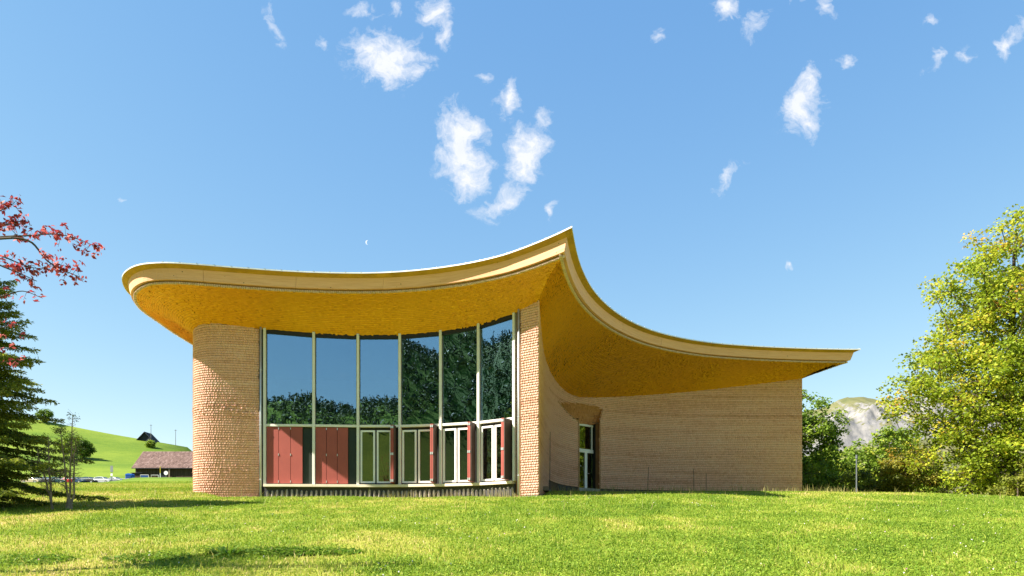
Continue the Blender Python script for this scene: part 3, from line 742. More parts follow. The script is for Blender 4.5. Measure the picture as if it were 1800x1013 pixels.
# downpipes and dark joints where glass meets shingles
for (x, y, zt) in ((-10.555, 29.86, 8.95), (.262, 28.02, 9.1)):
    dp = MB().tube([(x, y, 1.45), (x, y, zt+.05)], .042, 12).build('downpipe', M['pipe'], hall, smooth=True)
    for zc in (2.6, 4.9, 7.2):
        MB().tube([(x, y, zc-.02), (x, y, zc+.02)], .05, 12).build('bracket', M['steel'], dp)
MB().obox((-10.66,30.02), (1,.03), (.03,-1), 0, .24, -.2, .0, 1.2, 9.0).build('joint_board', M['dark'], hall)
MB().obox((.12,28.44), (.79,-.61), (-.61,-.79), .06, .30, -.12, .02, 1.2, 9.15).build('joint_board', M['brown_board'], hall)
MB().obox((-13.3,29.66), (1,.02), (.02,-1), .1, 2.6, -.3, -.0, 1.5, BASE_Z-.01).build('base_stone', M['stone'], hall)
MB().obox((.336,28.04), (.79,-.61), (-.61,-.79), .0, .86, -.3, .03, 1.4, BASE_Z-.07).build('base_stone', M['stone'], hall)
# ---- room behind the glass
MB().box(-13.2,1.6,30.6,43,2.2,2.38).build('room_floor', M['slat'], hall)
MB().box(-13.6,2.2,41.0,41.2,2.3,9.4).build('room_wall', M['room'], hall)
MB().box(-13.7,-13.5,31.,41,2.3,9.4).build('room_wall', M['room'], hall)
MB().poly([(.9,29,2.3),(2.6,41,2.3),(2.6,41,9.3),(.9,29,9.3)], [(0,1,2,3)]).build('room_wall', M['room'], hall)
MB().box(-13.6,.9,31.2,41.2,9.3,9.4).build('room_ceiling', M['room'], hall)
sl = MB()
for k in range(58): sl.box(-13.2+k*.25, -13.1+k*.25, 37.0, 37.06, 2.4, random.uniform(6.3, 6.6))
sl.build('acoustic_slats', M['slat'], hall, kind='stuff')
# snow guards on the wing roof
gd = MB().box(-.16,.16,-.02,.02,0,.12).box(-.2,-.16,-.05,.05,0,.02).box(.16,.2,-.05,.05,0,.02).build('snow_guard', M['plinth'], hall, local=True)
for k, (x, y) in enumerate([(11.6,38.9),(12.8,39.1),(14.2,39.45),(15.1,39.6),(16.2,39.7),(17.2,39.9),(-5.6,28.6),(-4.4,28.5),(-3.2,28.2)]):
    o = gd if k == 0 else gd.copy()
    if k: COL.objects.link(o)
    o.location = (x+5, y-31, RIM_Z+.02-1.8)

# ================================================================ VEGETATION
def leaf_mat(name, stops, tr=.35): return tinted(name, stops, .6, 3., .15, tr, spec=.25)
M['bark'] = plain('grey_brown_bark', (.10,.075,.055), .95, var=.4, scale=5)
M['bark_dark'] = plain('dark_bark', (.055,.042,.032), .95, var=.4, scale=5)
M['twig'] = plain('bleached_dead_twig', (.20,.15,.11), .95, var=.4, scale=7)
M['maple'] = leaf_mat('maple_leaf_turning', [(0., (.09,.14,.012)), (.35, (.23,.31,.018)), (.62, (.39,.42,.028)), (.82, (.54,.42,.035)), (1., (.58,.28,.06))], .5)
M['leaf'] = leaf_mat('fresh_green_leaf', [(0., (.05,.10,.010)), (.5, (.15,.24,.020)), (.85, (.26,.34,.03)), (1., (.36,.35,.035))], .45)
M['hazel'] = leaf_mat('olive_shrub_leaf', [(0., (.06,.09,.012)), (.5, (.155,.185,.022)), (1., (.29,.27,.04))], .45)
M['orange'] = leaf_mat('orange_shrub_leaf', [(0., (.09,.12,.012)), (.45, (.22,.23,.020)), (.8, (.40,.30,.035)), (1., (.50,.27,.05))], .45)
M['red'+'leaf'] = leaf_mat('copper_red_leaf', [(0., (.09,.012,.020)), (.5, (.32,.04,.05)), (.85, (.54,.12,.11)), (1., (.58,.20,.15))], .4)
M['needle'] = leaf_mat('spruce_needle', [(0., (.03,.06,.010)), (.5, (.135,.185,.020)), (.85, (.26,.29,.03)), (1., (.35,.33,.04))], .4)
M['blade'] = leaf_mat('grass_blade', [(0., (.10,.19,.014)), (.35, (.21,.31,.025)), (.65, (.35,.385,.05)), (.85, (.48,.42,.13)), (1., (.60,.46,.22))], .4)
M['straw'] = leaf_mat('seeding_grass_stalk', [(0., (.14,.20,.04)), (.5, (.26,.24,.07)), (1., (.42,.32,.15))], .25)
M['weed'] = leaf_mat('broad_weed_leaf', [(0., (.05,.12,.010)), (.5, (.11,.21,.016)), (1., (.22,.32,.03))], .4)
M['flower'] = tinted('clover_blossom', [(0., (.62,.55,.55)), (.7, (.72,.68,.62)), (.85, (.45,.16,.30)), (1., (.40,.10,.26))], .7, 3., 0.)

def leaves(cent, nper, spread, size, r, flat=.55, up=.5, asp=.8, tint=None, droop=0.):
    """diamond leaves scattered round cluster centres: V, F, tint"""
    cent = np.asarray(cent); n = len(cent)*nper
    c = np.repeat(cent, nper, 0)
    d = r.normal(0, 1, (n, 3)); d /= np.maximum(np.linalg.norm(d, axis=1)[:, None], 1e-6)
    rad = r.uniform(0, 1, n)**.5
    p = c+d*rad[:, None]*np.array([1, 1, flat])*(spread[:, None].repeat(nper, 0) if isinstance(spread, np.ndarray) else spread)
    nn = r.normal(0, 1, (n, 3)); nn[:, 2] = np.abs(nn[:, 2])+up; nn += d*.5; nn /= np.linalg.norm(nn, axis=1)[:, None]
    a = r.normal(0, 1, (n, 3)); a[:, 2] -= droop; a -= nn*(a*nn).sum(1)[:, None]; a /= np.linalg.norm(a, axis=1)[:, None]
    b = np.cross(nn, a); s = size*r.uniform(.65, 1.3, n)[:, None]
    V = np.stack([p-a*s*.5, p+b*s*.5*asp+nn*s*.10, p+a*s*.5, p-b*s*.5*asp+nn*s*.10], 1).reshape(-1, 3)
    F = np.arange(n*4).reshape(-1, 4)
    tn = r.normal(.5, .17, n) if tint is None else np.repeat(tint, nper)+r.normal(0, .12, n)
    return V, F, np.repeat(np.clip(tn, 0, 1), 4)
def tubes_np(segs, nseg=6):
    """segs: list of (p0, p1, r0, r1)"""
    P0 = np.array([s[0] for s in segs]); P1 = np.array([s[1] for s in segs]); r0 = np.array([s[2] for s in segs]); r1 = np.array([s[3] for s in segs])
    d = P1-P0; d /= np.maximum(np.linalg.norm(d, axis=1)[:, None], 1e-9)
    ref = np.where(np.abs(d[:, 2:3]) < .9, np.array([[0, 0, 1.]]), np.array([[1., 0, 0]]))
    a = np.cross(d, ref); a /= np.linalg.norm(a, axis=1)[:, None]; b = np.cross(d, a)
    V = []; m = len(segs)
    for P, rr in ((P0, r0), (P1, r1)):
        for j in range(nseg):
            th = 2*math.pi*j/nseg; V.append(P+(a*math.cos(th)+b*math.sin(th))*rr[:, None])
    V = np.stack(V, 1).reshape(-1, 3)
    f = np.array([(j, (j+1) % nseg, nseg+(j+1) % nseg, nseg+j) for j in range(nseg)])
    return V, (np.arange(m)[:, None, None]*2*nseg+f[None]).reshape(-1, 4)
def make_tree(name, label, cat, base, trunk_h, lobes, ncl, nper, spread, size, lmat, seed, bark='bark', r0=.006, group=None, flat=.55,
              trunk_lean=(0, 0), tintf=None, shell=.45, up=.5, trunk_top=None, twigs=True, fork=.35):
    """lobes: (cx,cy,cz,rx,ry,rz) relative to base; clusters fill them, limbs reach out to each cluster"""
    r = np.random.default_rng(seed); root = thing(name, label, cat, base, group); base = np.array(base, float)
    vol = np.array([l[3]*l[4]*l[5] for l in lobes])**.75; pk = r.choice(len(lobes), ncl, p=vol/vol.sum())
    d = r.normal(0, 1, (ncl, 3)); d /= np.linalg.norm(d, axis=1)[:, None]
    rad = (shell+(1-shell)*r.uniform(0, 1, ncl)**.6)
    lob = np.array(lobes)[pk]; cen = lob[:, :3]+d*rad[:, None]*lob[:, 3:]*(.86+.28*r.uniform(0, 1, ncl))[:, None]
    cen = cen[cen[:, 2] > .25]; ncl = len(cen)
    nodes = []; par = []; 
    K = 9
    for k in range(K+1):
        f = k/K; nodes.append(np.array([trunk_lean[0]*f+.12*math.sin(f*5+seed)*f*trunk_h*.12, trunk_lean[1]*f+.1*math.cos(f*4+seed)*f*trunk_h*.1, -.3+(trunk_h+.3)*f])); par.append(k-1)
    axis_ = np.array(nodes); cost = [trunk_h*k/K*.55 for k in range(K+1)]
    order = np.argsort(np.linalg.norm(cen-axis_[K//2], axis=1))
    tips = []
    for i in order:
        c = cen[i]; N = np.array(nodes); dist = np.linalg.norm(N-c, axis=1)
        pen = np.where(N[:, 2] < trunk_h*fork, 3.*(trunk_h*fork-N[:, 2]), 0)+np.where(N[:, 2] > c[2]+.2, 1.2*(N[:, 2]-c[2]), 0)
        j = int(np.argmin(dist+.35*np.array(cost)+pen)); p = nodes[j]; D = c-p; L = np.linalg.norm(D)
        ns = max(1, min(4, int(L/1.1)+1)); last = j
        for s in range(1, ns+1):
            f = s/ns; q = p+D*f+np.array([0, 0, .10*L*math.sin(math.pi*f)])+(r.normal(0, .045*L, 3) if s < ns else 0)
            nodes.append(q); par.append(last); cost.append(cost[last]+L/ns); last = len(nodes)-1
        tips.append(last)
    cnt = np.zeros(len(nodes))
    for tt in tips:
        k = tt
        while k >= 0: cnt[k] += 1; k = par[k]
    rr = r0*np.sqrt(cnt+.6)*1.0
    segs = [(nodes[k]+base, nodes[par[k]]+base, rr[k]*.92, rr[par[k]] if par[k] > K or k <= K else min(rr[par[k]], rr[k]*1.5)) for k in range(1, len(nodes))]
    tr_segs = [s for k, s in zip(range(1, len(nodes)), segs) if k <= K]; li = [s for k, s in zip(range(1, len(nodes)), segs) if k > K]
    if twigs:
        for tt in tips:
            for _ in range(3):
                e = nodes[tt]+r.normal(0, .5, 3)*spread; li.append((e+base, nodes[tt]+base, r0*.25, r0*.7))
    V, F = tubes_np(tr_segs, 9); tk = npmesh('trunk', V, F, M[bark], root, smooth=True)
    V, F = tubes_np(li, 5); npmesh('limbs', V, F, M[bark], root, smooth=True)
    tint = None
    if tintf is not None: tint = tintf(cen, r)
    else: tint = r.normal(.5, .13, ncl)
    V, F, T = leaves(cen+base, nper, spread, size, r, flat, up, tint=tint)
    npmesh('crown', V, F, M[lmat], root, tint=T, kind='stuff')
    return root

# ---- large maple beyond the east wing
def maple_tint(c, r): return np.clip(.44+.06*(c[:, 2]-8)/8+r.normal(0, .11, len(c))+np.where(r.uniform(0, 1, len(c)) > .96, .3, 0), 0, 1)
mz = gz(27.4, 39.)
make_tree('maple_tree', 'big spreading maple with yellowing leaves beside the gold-roofed wing', 'tree', (27.4, 39., mz), 15.0,
    [(.6,0,10.5,4.8,5.0,5.2), (-2.8,-.5,6.6,3.9,5.,3.2), (-3.8,-1.,8.0,2.6,3.6,2.2), (.2,0,14.2,2.7,3.0,2.8), (-2.0,0,11.4,2.8,3.,2.4), (4.5,0,9,6,6,5.5), (-2.6,-1.5,4.2,3.0,3.6,2.4), (-.8,-2.,3.2,3.6,3.6,2.2), (1.4,0,16.3,1.5,2,1.3)],
    960, 84, .80, .165, 'maple', 41, 'bark_dark', .013, flat=.62, tintf=maple_tint, shell=.35, fork=.18)
# ---- trees and shrubs behind the wing
def tz(x, y): return (x, y, gz(x, y))
make_tree('ash_tree', 'tall green broadleaf tree rising right behind the corner of the shingled wing', 'tree', tz(20.6, 52.), 9.,
    [(.5,0,6.0,2.4,2.6,3.6), (.4,0,3.4,3.2,3.,2.8), (-1.0,0,7.4,2.2,2.,2.6), (2.2,0,6.6,1.6,1.8,1.6)], 240, 70, .62, .21, 'leaf', 42, 'bark', .012, flat=.7, tintf=lambda c, r: np.clip(r.normal(.55, .16, len(c)), 0, 1))
make_tree('sycamore_tree', 'rounded bright green tree between the tall green tree and the maple', 'tree', tz(34.0, 64.), 8.5,
    [(0,0,6.2,4.0,3.5,3.0), (-2.6,0,4.6,3.0,3,2.8), (2.0,0,4.2,3.0,3,3.0), (.6,0,8.6,1.9,1.9,1.3)], 230, 70, .72, .25, 'leaf', 43, 'bark', .012, flat=.7, tintf=lambda c, r: np.clip(r.normal(.62, .16, len(c)), 0, 1))
make_tree('lime_tree', 'low green tree half hidden behind the olive shrub', 'tree', tz(27.6, 62.), 6.5,
    [(0,0,4.2,2.6,2.6,3.0), (-1.4,0,5.4,2.,2,2.0), (1.8,0,3.6,2.2,2,2.2)], 150, 65, .66, .24, 'leaf', 44, 'bark', .011, flat=.7, tintf=lambda c, r: np.clip(r.normal(.64, .16, len(c)), 0, 1))
make_tree('hazel_shrub', 'broad olive green shrub behind the lawn crest by the thin grey post', 'shrub', tz(21.8, 45.5), 2.4,
    [(0,0,1.7,2.6,1.6,1.5), (1.8,0,1.4,1.8,1.5,1.2), (-1.7,0,1.2,1.5,1.3,1.1)], 170, 75, .42, .13, 'hazel', 45, 'bark', .007, flat=.8, fork=.1, shell=.5)
make_tree('alder_shrub', 'dark leafy shrub at the foot of the shingled wing corner', 'shrub', tz(18.9, 45.0), 2.2,
    [(0,0,1.4,1.4,1.2,1.3), (.7,.4,2.2,1.0,1,1.2)], 80, 75, .42, .13, 'leaf', 46, 'bark', .007, flat=.8, fork=.1)
make_tree('spindle_shrub', 'orange tinged autumn shrub under the spreading maple', 'shrub', tz(25.2, 45.5), 4.0,
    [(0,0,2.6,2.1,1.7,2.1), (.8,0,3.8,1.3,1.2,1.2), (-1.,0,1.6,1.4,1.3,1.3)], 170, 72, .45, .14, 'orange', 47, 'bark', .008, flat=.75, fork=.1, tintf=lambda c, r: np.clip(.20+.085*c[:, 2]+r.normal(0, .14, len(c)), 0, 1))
make_tree('elder_shrub', 'pale yellow-green shrub at the lawn edge below the maple', 'shrub', tz(24.6, 34.6), 1.7,
    [(0,0,1.0,1.1,1.0,1.0), (.7,0,1.7,.9,.8,.8), (1.6,0,1.1,1.2,1.,1.1)], 80, 60, .34, .12, 'hazel', 48, 'bark', .006, flat=.8, fork=.1, tintf=lambda c, r: np.clip(r.normal(.68, .14, len(c)), 0, 1))
make_tree('beech_shrub', 'dense dark green bush in the shade under the maple', 'shrub', tz(31.0, 44.5), 2.6,
    [(0,0,1.7,3.6,1.8,1.7), (-3.4,0,1.3,1.9,1.4,1.3), (3.4,0,1.8,3.2,1.8,1.8)], 170, 60, .5, .16, 'leaf', 49, 'bark', .008, flat=.8, fork=.1, tintf=lambda c, r: np.clip(r.normal(.42, .14, len(c)), 0, 1))

make_tree('dogwood_shrub', 'yellow-green bush filling the gap between orange shrub and maple trunk', 'shrub', tz(27.4, 42.0), 3.2,
    [(0,0,1.8,2.2,1.6,1.7), (1.6,0,2.4,1.8,1.5,1.6), (-1.4,0,1.2,1.3,1.2,1.1)], 170, 70, .45, .14, 'hazel', 50, 'bark', .008, flat=.8, fork=.1, tintf=lambda c, r: np.clip(r.normal(.6, .15, len(c)), 0, 1))
# ---- spruce at the west edge of the lawn
def spruce(base, Hh, Rmax, seed, name='spruce_tree', label='', skipside=None):
    r = np.random.default_rng(seed); root = thing(name, label, 'tree', base); base = np.array(base, float)
    segs = []; nc = []; nd_ = []; nt = []
    z = .35
    tr = [(base+np.array([0, 0, -.3+k*(Hh+.3)/10]), base+np.array([0, 0, -.3+(k+1)*(Hh+.3)/10]), .17*(1-k/10.4), .17*(1-(k+1)/10.4)) for k in range(10)]
    while z < Hh-.1:
        f = z/Hh; L = Rmax*(1-f)**.66*r.uniform(.78, 1.12)*(1 if f > .08 else .8); nb = 8 if f < .85 else 5
        ph = r.uniform(0, 6.28)
        for b in range(nb):
            th = ph+2*math.pi*b/nb+r.normal(0, .16); Lb = L*r.uniform(.72, 1.15)
            dirh = np.array([math.cos(th), math.sin(th), 0]); rise = .30*(f-.25)+r.normal(0, .09)
            z_ = z+r.normal(0, .12); pts = [base+np.array([0, 0, z_])]
            for s in range(1, 8):
                q = s/7; pts.append(base+np.array([0, 0, z_])+dirh*Lb*q+np.array([0, 0, Lb*(rise*q-.30*q*q+.16*q**4)])+r.normal(0, .012, 3))
            for s in range(7): segs.append((pts[s], pts[s+1], .022*(1-s/8)*Lb/Rmax+.004, .022*(1-(s+1)/8)*Lb/Rmax+.003))
            nb2 = max(4, int(Lb/.11))
            for q_ in range(1, nb2+1):
                q = q_/nb2; k = min(6, int(q*7)); fr_ = q*7-k; P = pts[k]*(1-fr_)+pts[min(7, k+1)]*fr_
                dl = (pts[min(7, k+1)]-pts[k]); dl /= np.linalg.norm(dl)+1e-9; side_ = np.cross(dl, [0, 0, 1.])
                tl = (.20+.46*(1-q)*min(1, Lb/1.6))*r.uniform(.7, 1.2)
                for sg in (-1, 1):
                    td = dl*.75+side_*sg*.75+np.array([0, 0, -.30+r.normal(0, .1)]); td /= np.linalg.norm(td)
                    segs.append((P, P+td*tl, .004, .002))
                    m = max(3, int(tl/.045)); s_ = (np.arange(m)+.5)/m
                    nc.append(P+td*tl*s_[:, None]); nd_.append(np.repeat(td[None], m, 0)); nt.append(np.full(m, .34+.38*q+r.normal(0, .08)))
        z += .26*(.6+.6*(1-f))
    C = np.concatenate(nc); Dd = np.concatenate(nd_); Tn = np.concatenate(nt)
    C = np.repeat(C, 4, 0)+r.normal(0, .012, (len(C)*4, 3)); Dd = np.repeat(Dd, 4, 0); Tn = np.repeat(Tn, 4)
    n = len(C); a = Dd+r.normal(0, .55, (n, 3)); a /= np.linalg.norm(a, axis=1)[:, None]
    b = np.cross(a, r.normal(0, 1, (n, 3))); b /= np.linalg.norm(b, axis=1)[:, None]; s = r.uniform(.07, .13, n)[:, None]
    V = np.stack([C, C+a*s*.5+b*.017, C+a*s, C+a*s*.5-b*.017], 1).reshape(-1, 3)
    v, f_ = tubes_np(tr, 9); npmesh('trunk', v, f_, M['bark'], root, smooth=True)
    v, f_ = tubes_np(segs, 4); npmesh('limbs', v, f_, M['bark_dark'], root)
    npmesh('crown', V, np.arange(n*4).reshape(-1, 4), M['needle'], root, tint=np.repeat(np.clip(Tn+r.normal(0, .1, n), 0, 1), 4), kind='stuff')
    return root
spruce((-16.7, 21.3, gz(-16.7, 21.3)), 8.6, 3.75, 51, label='dark green spruce with drooping branches at the edge of the lawn')

# ---- copper-leaved plum whose branches reach in over the spruce
def plum():
    r = np.random.default_rng(61); bx, by = -9.2, 8.9; bz = gz(bx, by)
    root = thing('plum_tree', 'copper red leaved tree with long twigs reaching past the spruce', 'tree', (bx, by, bz))
    tr = [((bx, by, bz-.3), (bx+.1, by, bz+1.8), .13, .10), ((bx+.1, by, bz+1.8), (bx+.3, by-.1, 2.9), .10, .07), ((bx+.3, by-.1, 2.9), (bx+.6, by-.1, 4.3), .07, .03)]
    tr = [tuple(np.array(q) if i < 2 else q for i, q in enumerate(s)) for s in tr]
    Y = 8.7
    def p(u, v, dy=0.): return np.array([u*(Y+dy), Y+dy, v*(Y+dy)])
    limbs = [  # tangent-plane waypoints: long whips leaving the trunk
      [(-.92,.36),(-.80,.415),(-.72,.428),(-.68,.430),(-.64,.432),(-.61,.425),(-.58,.412)],
      [(-.71,.428),(-.675,.42),(-.655,.396),(-.632,.382),(-.608,.372)],
      [(-.90,.35),(-.76,.408),(-.72,.402),(-.695,.392),(-.668,.384),(-.645,.388)],
      [(-.90,.34),(-.75,.40),(-.715,.386),(-.69,.376),(-.668,.366)],
      [(-.86,.40),(-.76,.45),(-.72,.465),(-.700,.476)],
      [(-.80,.43),(-.735,.440),(-.70,.448),(-.684,.452)],
      [(-.90,.30),(-.76,.335),(-.715,.345),(-.688,.352),(-.66,.342)],
      [(-.90,.27),(-.77,.29),(-.72,.30),(-.69,.305)],
      [(-.90,.22),(-.78,.245),(-.72,.252),(-.685,.255)],
      [(-.90,.24),(-.80,.262),(-.73,.272),(-.70,.270)],
      [(-.90,.42),(-.80,.47),(-.745,.485)]]
    segs = []; cen = []; tn = []
    for k, L in enumerate(limbs):
        dy0 = r.uniform(-.35, .35); pts = catmull([p(u, v, dy0+.06*i) for i, (u, v) in enumerate(L)], 5); pts[0] = np.array([bx+.4, by-.1, pts[0][2]])
        n = len(pts)
        for i in range(n-1): segs.append((pts[i], pts[i+1], .013*(1-i/n)+.0025, .013*(1-(i+1)/n)+.0025))
        for i in range(int(n*.45), n):
            dens = 3 if k in (0, 1, 4, 5) else 2 if k < 6 or k == 10 else 1
            for _ in range(dens):
                if r.uniform() < (.2 if k < 6 else .45): continue
                off = r.normal(0, .055, 3); c = pts[i]+off; segs.append((pts[i], c, .0025, .0012)); cen.append(c); tn.append(r.normal(.55, .15))
    hub = np.array([bx+.35, by-.1, 3.2])
    for _ in range(95):       # main crown round the trunk
        c = np.array([-8.5, 9.5, 4.5])+r.normal(0, 1, 3)*np.array([.75, .7, .6])
        if c[0]/c[1] > -.78: continue
        m_ = .5*(hub+c)+r.normal(0, .08, 3); segs += [(hub, m_, .02, .012), (m_, c, .012, .003)]
        for _ in range(3): cen.append(c+r.normal(0, .09, 3)); tn.append(r.normal(.5, .15))
    v, f = tubes_np(tr, 8); npmesh('trunk', v, f, M['bark_dark'], root, smooth=True)
    v, f = tubes_np(segs, 5); npmesh('limbs', v, f, M['bark_dark'], root)
    V, F, T = leaves(np.array(cen), 5, .055, .064, r, .8, .15, .5, tint=np.array(tn), droop=.5)
    npmesh('crown', V, F, M['redleaf'], root, tint=T, kind='stuff')
plum()

# ---- half-dead larch sapling next to the spruce
def sapling():
    r = np.random.default_rng(71); bx, by = -13.15, 21.1; bz = gz(bx, by)
    root = thing('larch_sapling', 'half-dead many-stemmed sapling with bare twigs beside the spruce', 'tree', (bx, by, bz))
    st = []; tw = []; green = []
    for (x0, x1, hh) in ((0, .12, 2.9), (.05, -.28, 2.5), (-.5, -.62, 2.3), (.1, .22, 2.2), (-.45, -.95, 1.9)):
        pts = [np.array([bx+x0+(x1-x0)*f+r.normal(0, .015), by+r.normal(0, .02), bz-.1+hh*f]) for f in np.linspace(0, 1, 9)]
        for i in range(8): st.append((pts[i], pts[i+1], .030*(1-i/9)+.006, .030*(1-(i+1)/9)+.006))
        for _ in range(46):
            f = r.uniform(.22, 1); P = pts[0]+(pts[-1]-pts[0])*f; th = r.uniform(0, 6.28); l = r.uniform(.15, .55)*(1.25-f)
            e = P+np.array([math.cos(th)*l, math.sin(th)*l, l*r.uniform(.2, .9)]); tw.append((P, e, .007, .003))
            for _ in range(2):
                q = P+(e-P)*r.uniform(.3, .9); tw.append((q, q+r.normal(0, .10, 3), .004, .002))
            if f > .92 or r.uniform() < .03: green.append(e)
    st.append((np.array([bx, by, bz-.2]), np.array([bx+.02, by, bz+.32]), .11, .07))
    for q in range(5): v, f = tubes_np(st[q*8:q*8+8], 7); npmesh('stem', v, f, M['twig'], root, smooth=True)
    v, f = tubes_np(st[40:], 9); npmesh('trunk', v, f, M['twig'], root, smooth=True)
    v, f = tubes_np(tw, 4); npmesh('limbs', v, f, M['twig'], root)
    V, F, T = leaves(np.array(green), 14, .12, .06, r, .7, .2, .35, tint=r.normal(.45, .1, len(green)))
    npmesh('crown', V, F, M['needle'], root, tint=T, kind='stuff')
sapling()

# ---- hillside trees
def hill_tree(name, label, x, y, lobes, seed, lm='leaf', size=.55, ncl=70, nper=60, spread=1.3, tm=.45):
    return make_tree(name, label, 'tree', (x, y, gz(x, y)), 6., lobes, ncl, nper, spread, size, lm, seed, 'bark', .05, flat=.8, twigs=False, fork=.1, tintf=lambda c, r: np.clip(r.normal(tm, .14, len(c)), 0, 1))
hill_tree('oak_tree', 'round dark green tree standing alone on the open hillside', -151., 250., [(0,0,3.6,3.0,3.,3.4)], 81, tm=.30)
hill_tree('birch_tree', 'pale green tree leaning into the round tree on the hillside', -155.6, 252., [(0,0,4.6,2.8,3,3.8), (-3,0,4,3,3,3.6)], 82, tm=.62)
hill_tree('rowan_tree', 'small round tree beside the dark gabled farmhouse on the ridge', -152.6, 300., [(0,0,1.2,1.6,1.5,1.2)], 83, ncl=40, tm=.6)
hill_tree('thorn_tree', 'low dark tree on the ridge above the spruce', -205., 312., [(0,0,2.2,3.6,3,2.2)], 84, ncl=40, tm=.3)

# ---- mirrored forest on the valley side behind the viewpoint
M['forest'] = leaf_mat('distant_forest_leaf', [(0., (.012,.026,.010)), (.5, (.045,.070,.016)), (1., (.12,.13,.03))], .2)
def forest():
    r = np.random.default_rng(91); n = 14000
    a = np.radians(r.uniform(-25, 88, n)); rr = np.sqrt(r.uniform(110**2, 430**2, n))
    x = -3-np.sin(a)*rr; y = 28-np.cos(a)*rr
    open_ = .20*sstep(28, 18, np.degrees(a))        # more open pasture straight behind the viewpoint
    keep = (fbm(x/55, y/55, 3, 92) > .50+open_-.16*sstep(140, 300, rr)); x, y = x[keep], y[keep]
    nn_ = 900; a2 = np.radians(r.uniform(-12, 78, nn_)); r2 = r.uniform(52, 110, nn_); x2 = -3-np.sin(a2)*r2; y2 = 28-np.cos(a2)*r2; k2 = fbm(x2/14, y2/14, 2, 93) > .47
    x = np.r_[x, x2[k2]]; y = np.r_[y, y2[k2]]; near_ = np.r_[np.zeros(keep.sum(), bool), np.ones(k2.sum(), bool)]; n = len(x)
    z = height(x, y); broad = r.uniform(0, 1, n) < .45; h = np.where(broad, r.uniform(3.0, 5.5, n), r.uniform(3.5, 7.5, n))*np.where(near_, .62, .85); w = np.where(broad, h*r.uniform(.32, .5, n), h*r.uniform(.16, .24, n))
    k = 22; X = np.repeat(x, k); Yv = np.repeat(y, k); Zv = np.repeat(z, k); H = np.repeat(h, k); Wd = np.repeat(w, k); Bd = np.repeat(broad, k); m = len(X)
    f = np.where(Bd, r.uniform(.12, 1, m), r.uniform(0, 1, m)**1.5); th = r.uniform(0, 6.283, m)
    q = np.where(Bd, np.sqrt(np.clip(1-((f-.56)/.46)**2, .02, 1)), 1-f*.95)*Wd*r.uniform(.7, 1.1, m)
    C = np.stack([X+np.cos(th)*q, Yv+np.sin(th)*q, Zv+f*H], 1)
    nn = np.stack([np.cos(th), np.sin(th), np.full(m, .6)], 1)+r.normal(0, .5, (m, 3)); nn /= np.linalg.norm(nn, axis=1)[:, None]
    aa = np.cross(nn, r.normal(0, 1, (m, 3))); aa /= np.linalg.norm(aa, axis=1)[:, None]; bb = np.cross(nn, aa)
    s = np.where(Bd, Wd*.62, Wd*.75)[:, None]*r.uniform(.6, 1.2, m)[:, None]
    V = np.stack([C-aa*s*.5, C+bb*s*.5, C+aa*s*.5, C-bb*s*.5], 1).reshape(-1, 3)
    T = np.repeat(np.clip(np.where(Bd, np.repeat(r.normal(.55, .16, n), k), np.repeat(r.normal(.22, .1, n), k))+r.normal(0, .07, m), 0, 1), 4)
    o = npmesh('forest', V, np.arange(m*4).reshape(-1, 4), M['forest'], tint=T, kind='stuff')
    tag(o, 'mixed mountain forest covering the valley side mirrored in the glazing', 'forest', None, 'stuff')
forest()

# ================================================================ FAR THINGS
M['boards'] = None
def m_boards():
    m, t, b = mat('weathered_barn_boards', None, .9)
    o = objco(t); n = t.noise(t.mapping(o, scale=(5, 5, .25)), 1.6, 5, .7)
    t.link(t.ramp(n, [(.3, (.022,.015,.011)), (.55, (.060,.038,.026)), (.75, (.11,.075,.05))]), b.inputs['Base Color']); return m
M['boards'] = m_boards()
M['tile'] = plain('brown_roof_tile', (.27,.19,.165), .85, var=.3, scale=1.2)
M['tile_dark'] = plain('black_slate_roof', (.018,.020,.028), .8, var=.2)
M['asphalt'] = plain('grey_asphalt', (.07,.07,.07), .9)
M['galv'] = plain('galvanised_post', (.20,.205,.21), .45, .5)
M['postgrey'] = plain('dark_grey_post_paint', (.09,.10,.11), .6)
M['blue'] = plain('blue_plastic', (.012,.10,.42), .45)
M['bluedk'] = plain('dark_blue_plastic', (.01,.05,.20), .5)
M['signback'] = plain('grey_sign_back', (.23,.24,.25), .5, .3)
M['yellow'] = plain('yellow_marker_paint', (.55,.40,.03), .6)
M['whitep'] = plain('white_plastic', (.76,.75,.72), .5)
M['conc'] = plain('pale_concrete', (.55,.51,.45), .9)
M['tyre'] = plain('black_rubber', (.02,.02,.02), .8)
M['alloy'] = plain('alloy_rim', (.5,.5,.52), .3, .7)
M['carglass'] = plain('tinted_car_glass', (.03,.05,.055), .08, spec=.9)
M['lamp'] = plain('headlamp_lens', (.75,.75,.78), .1, spec=.8)

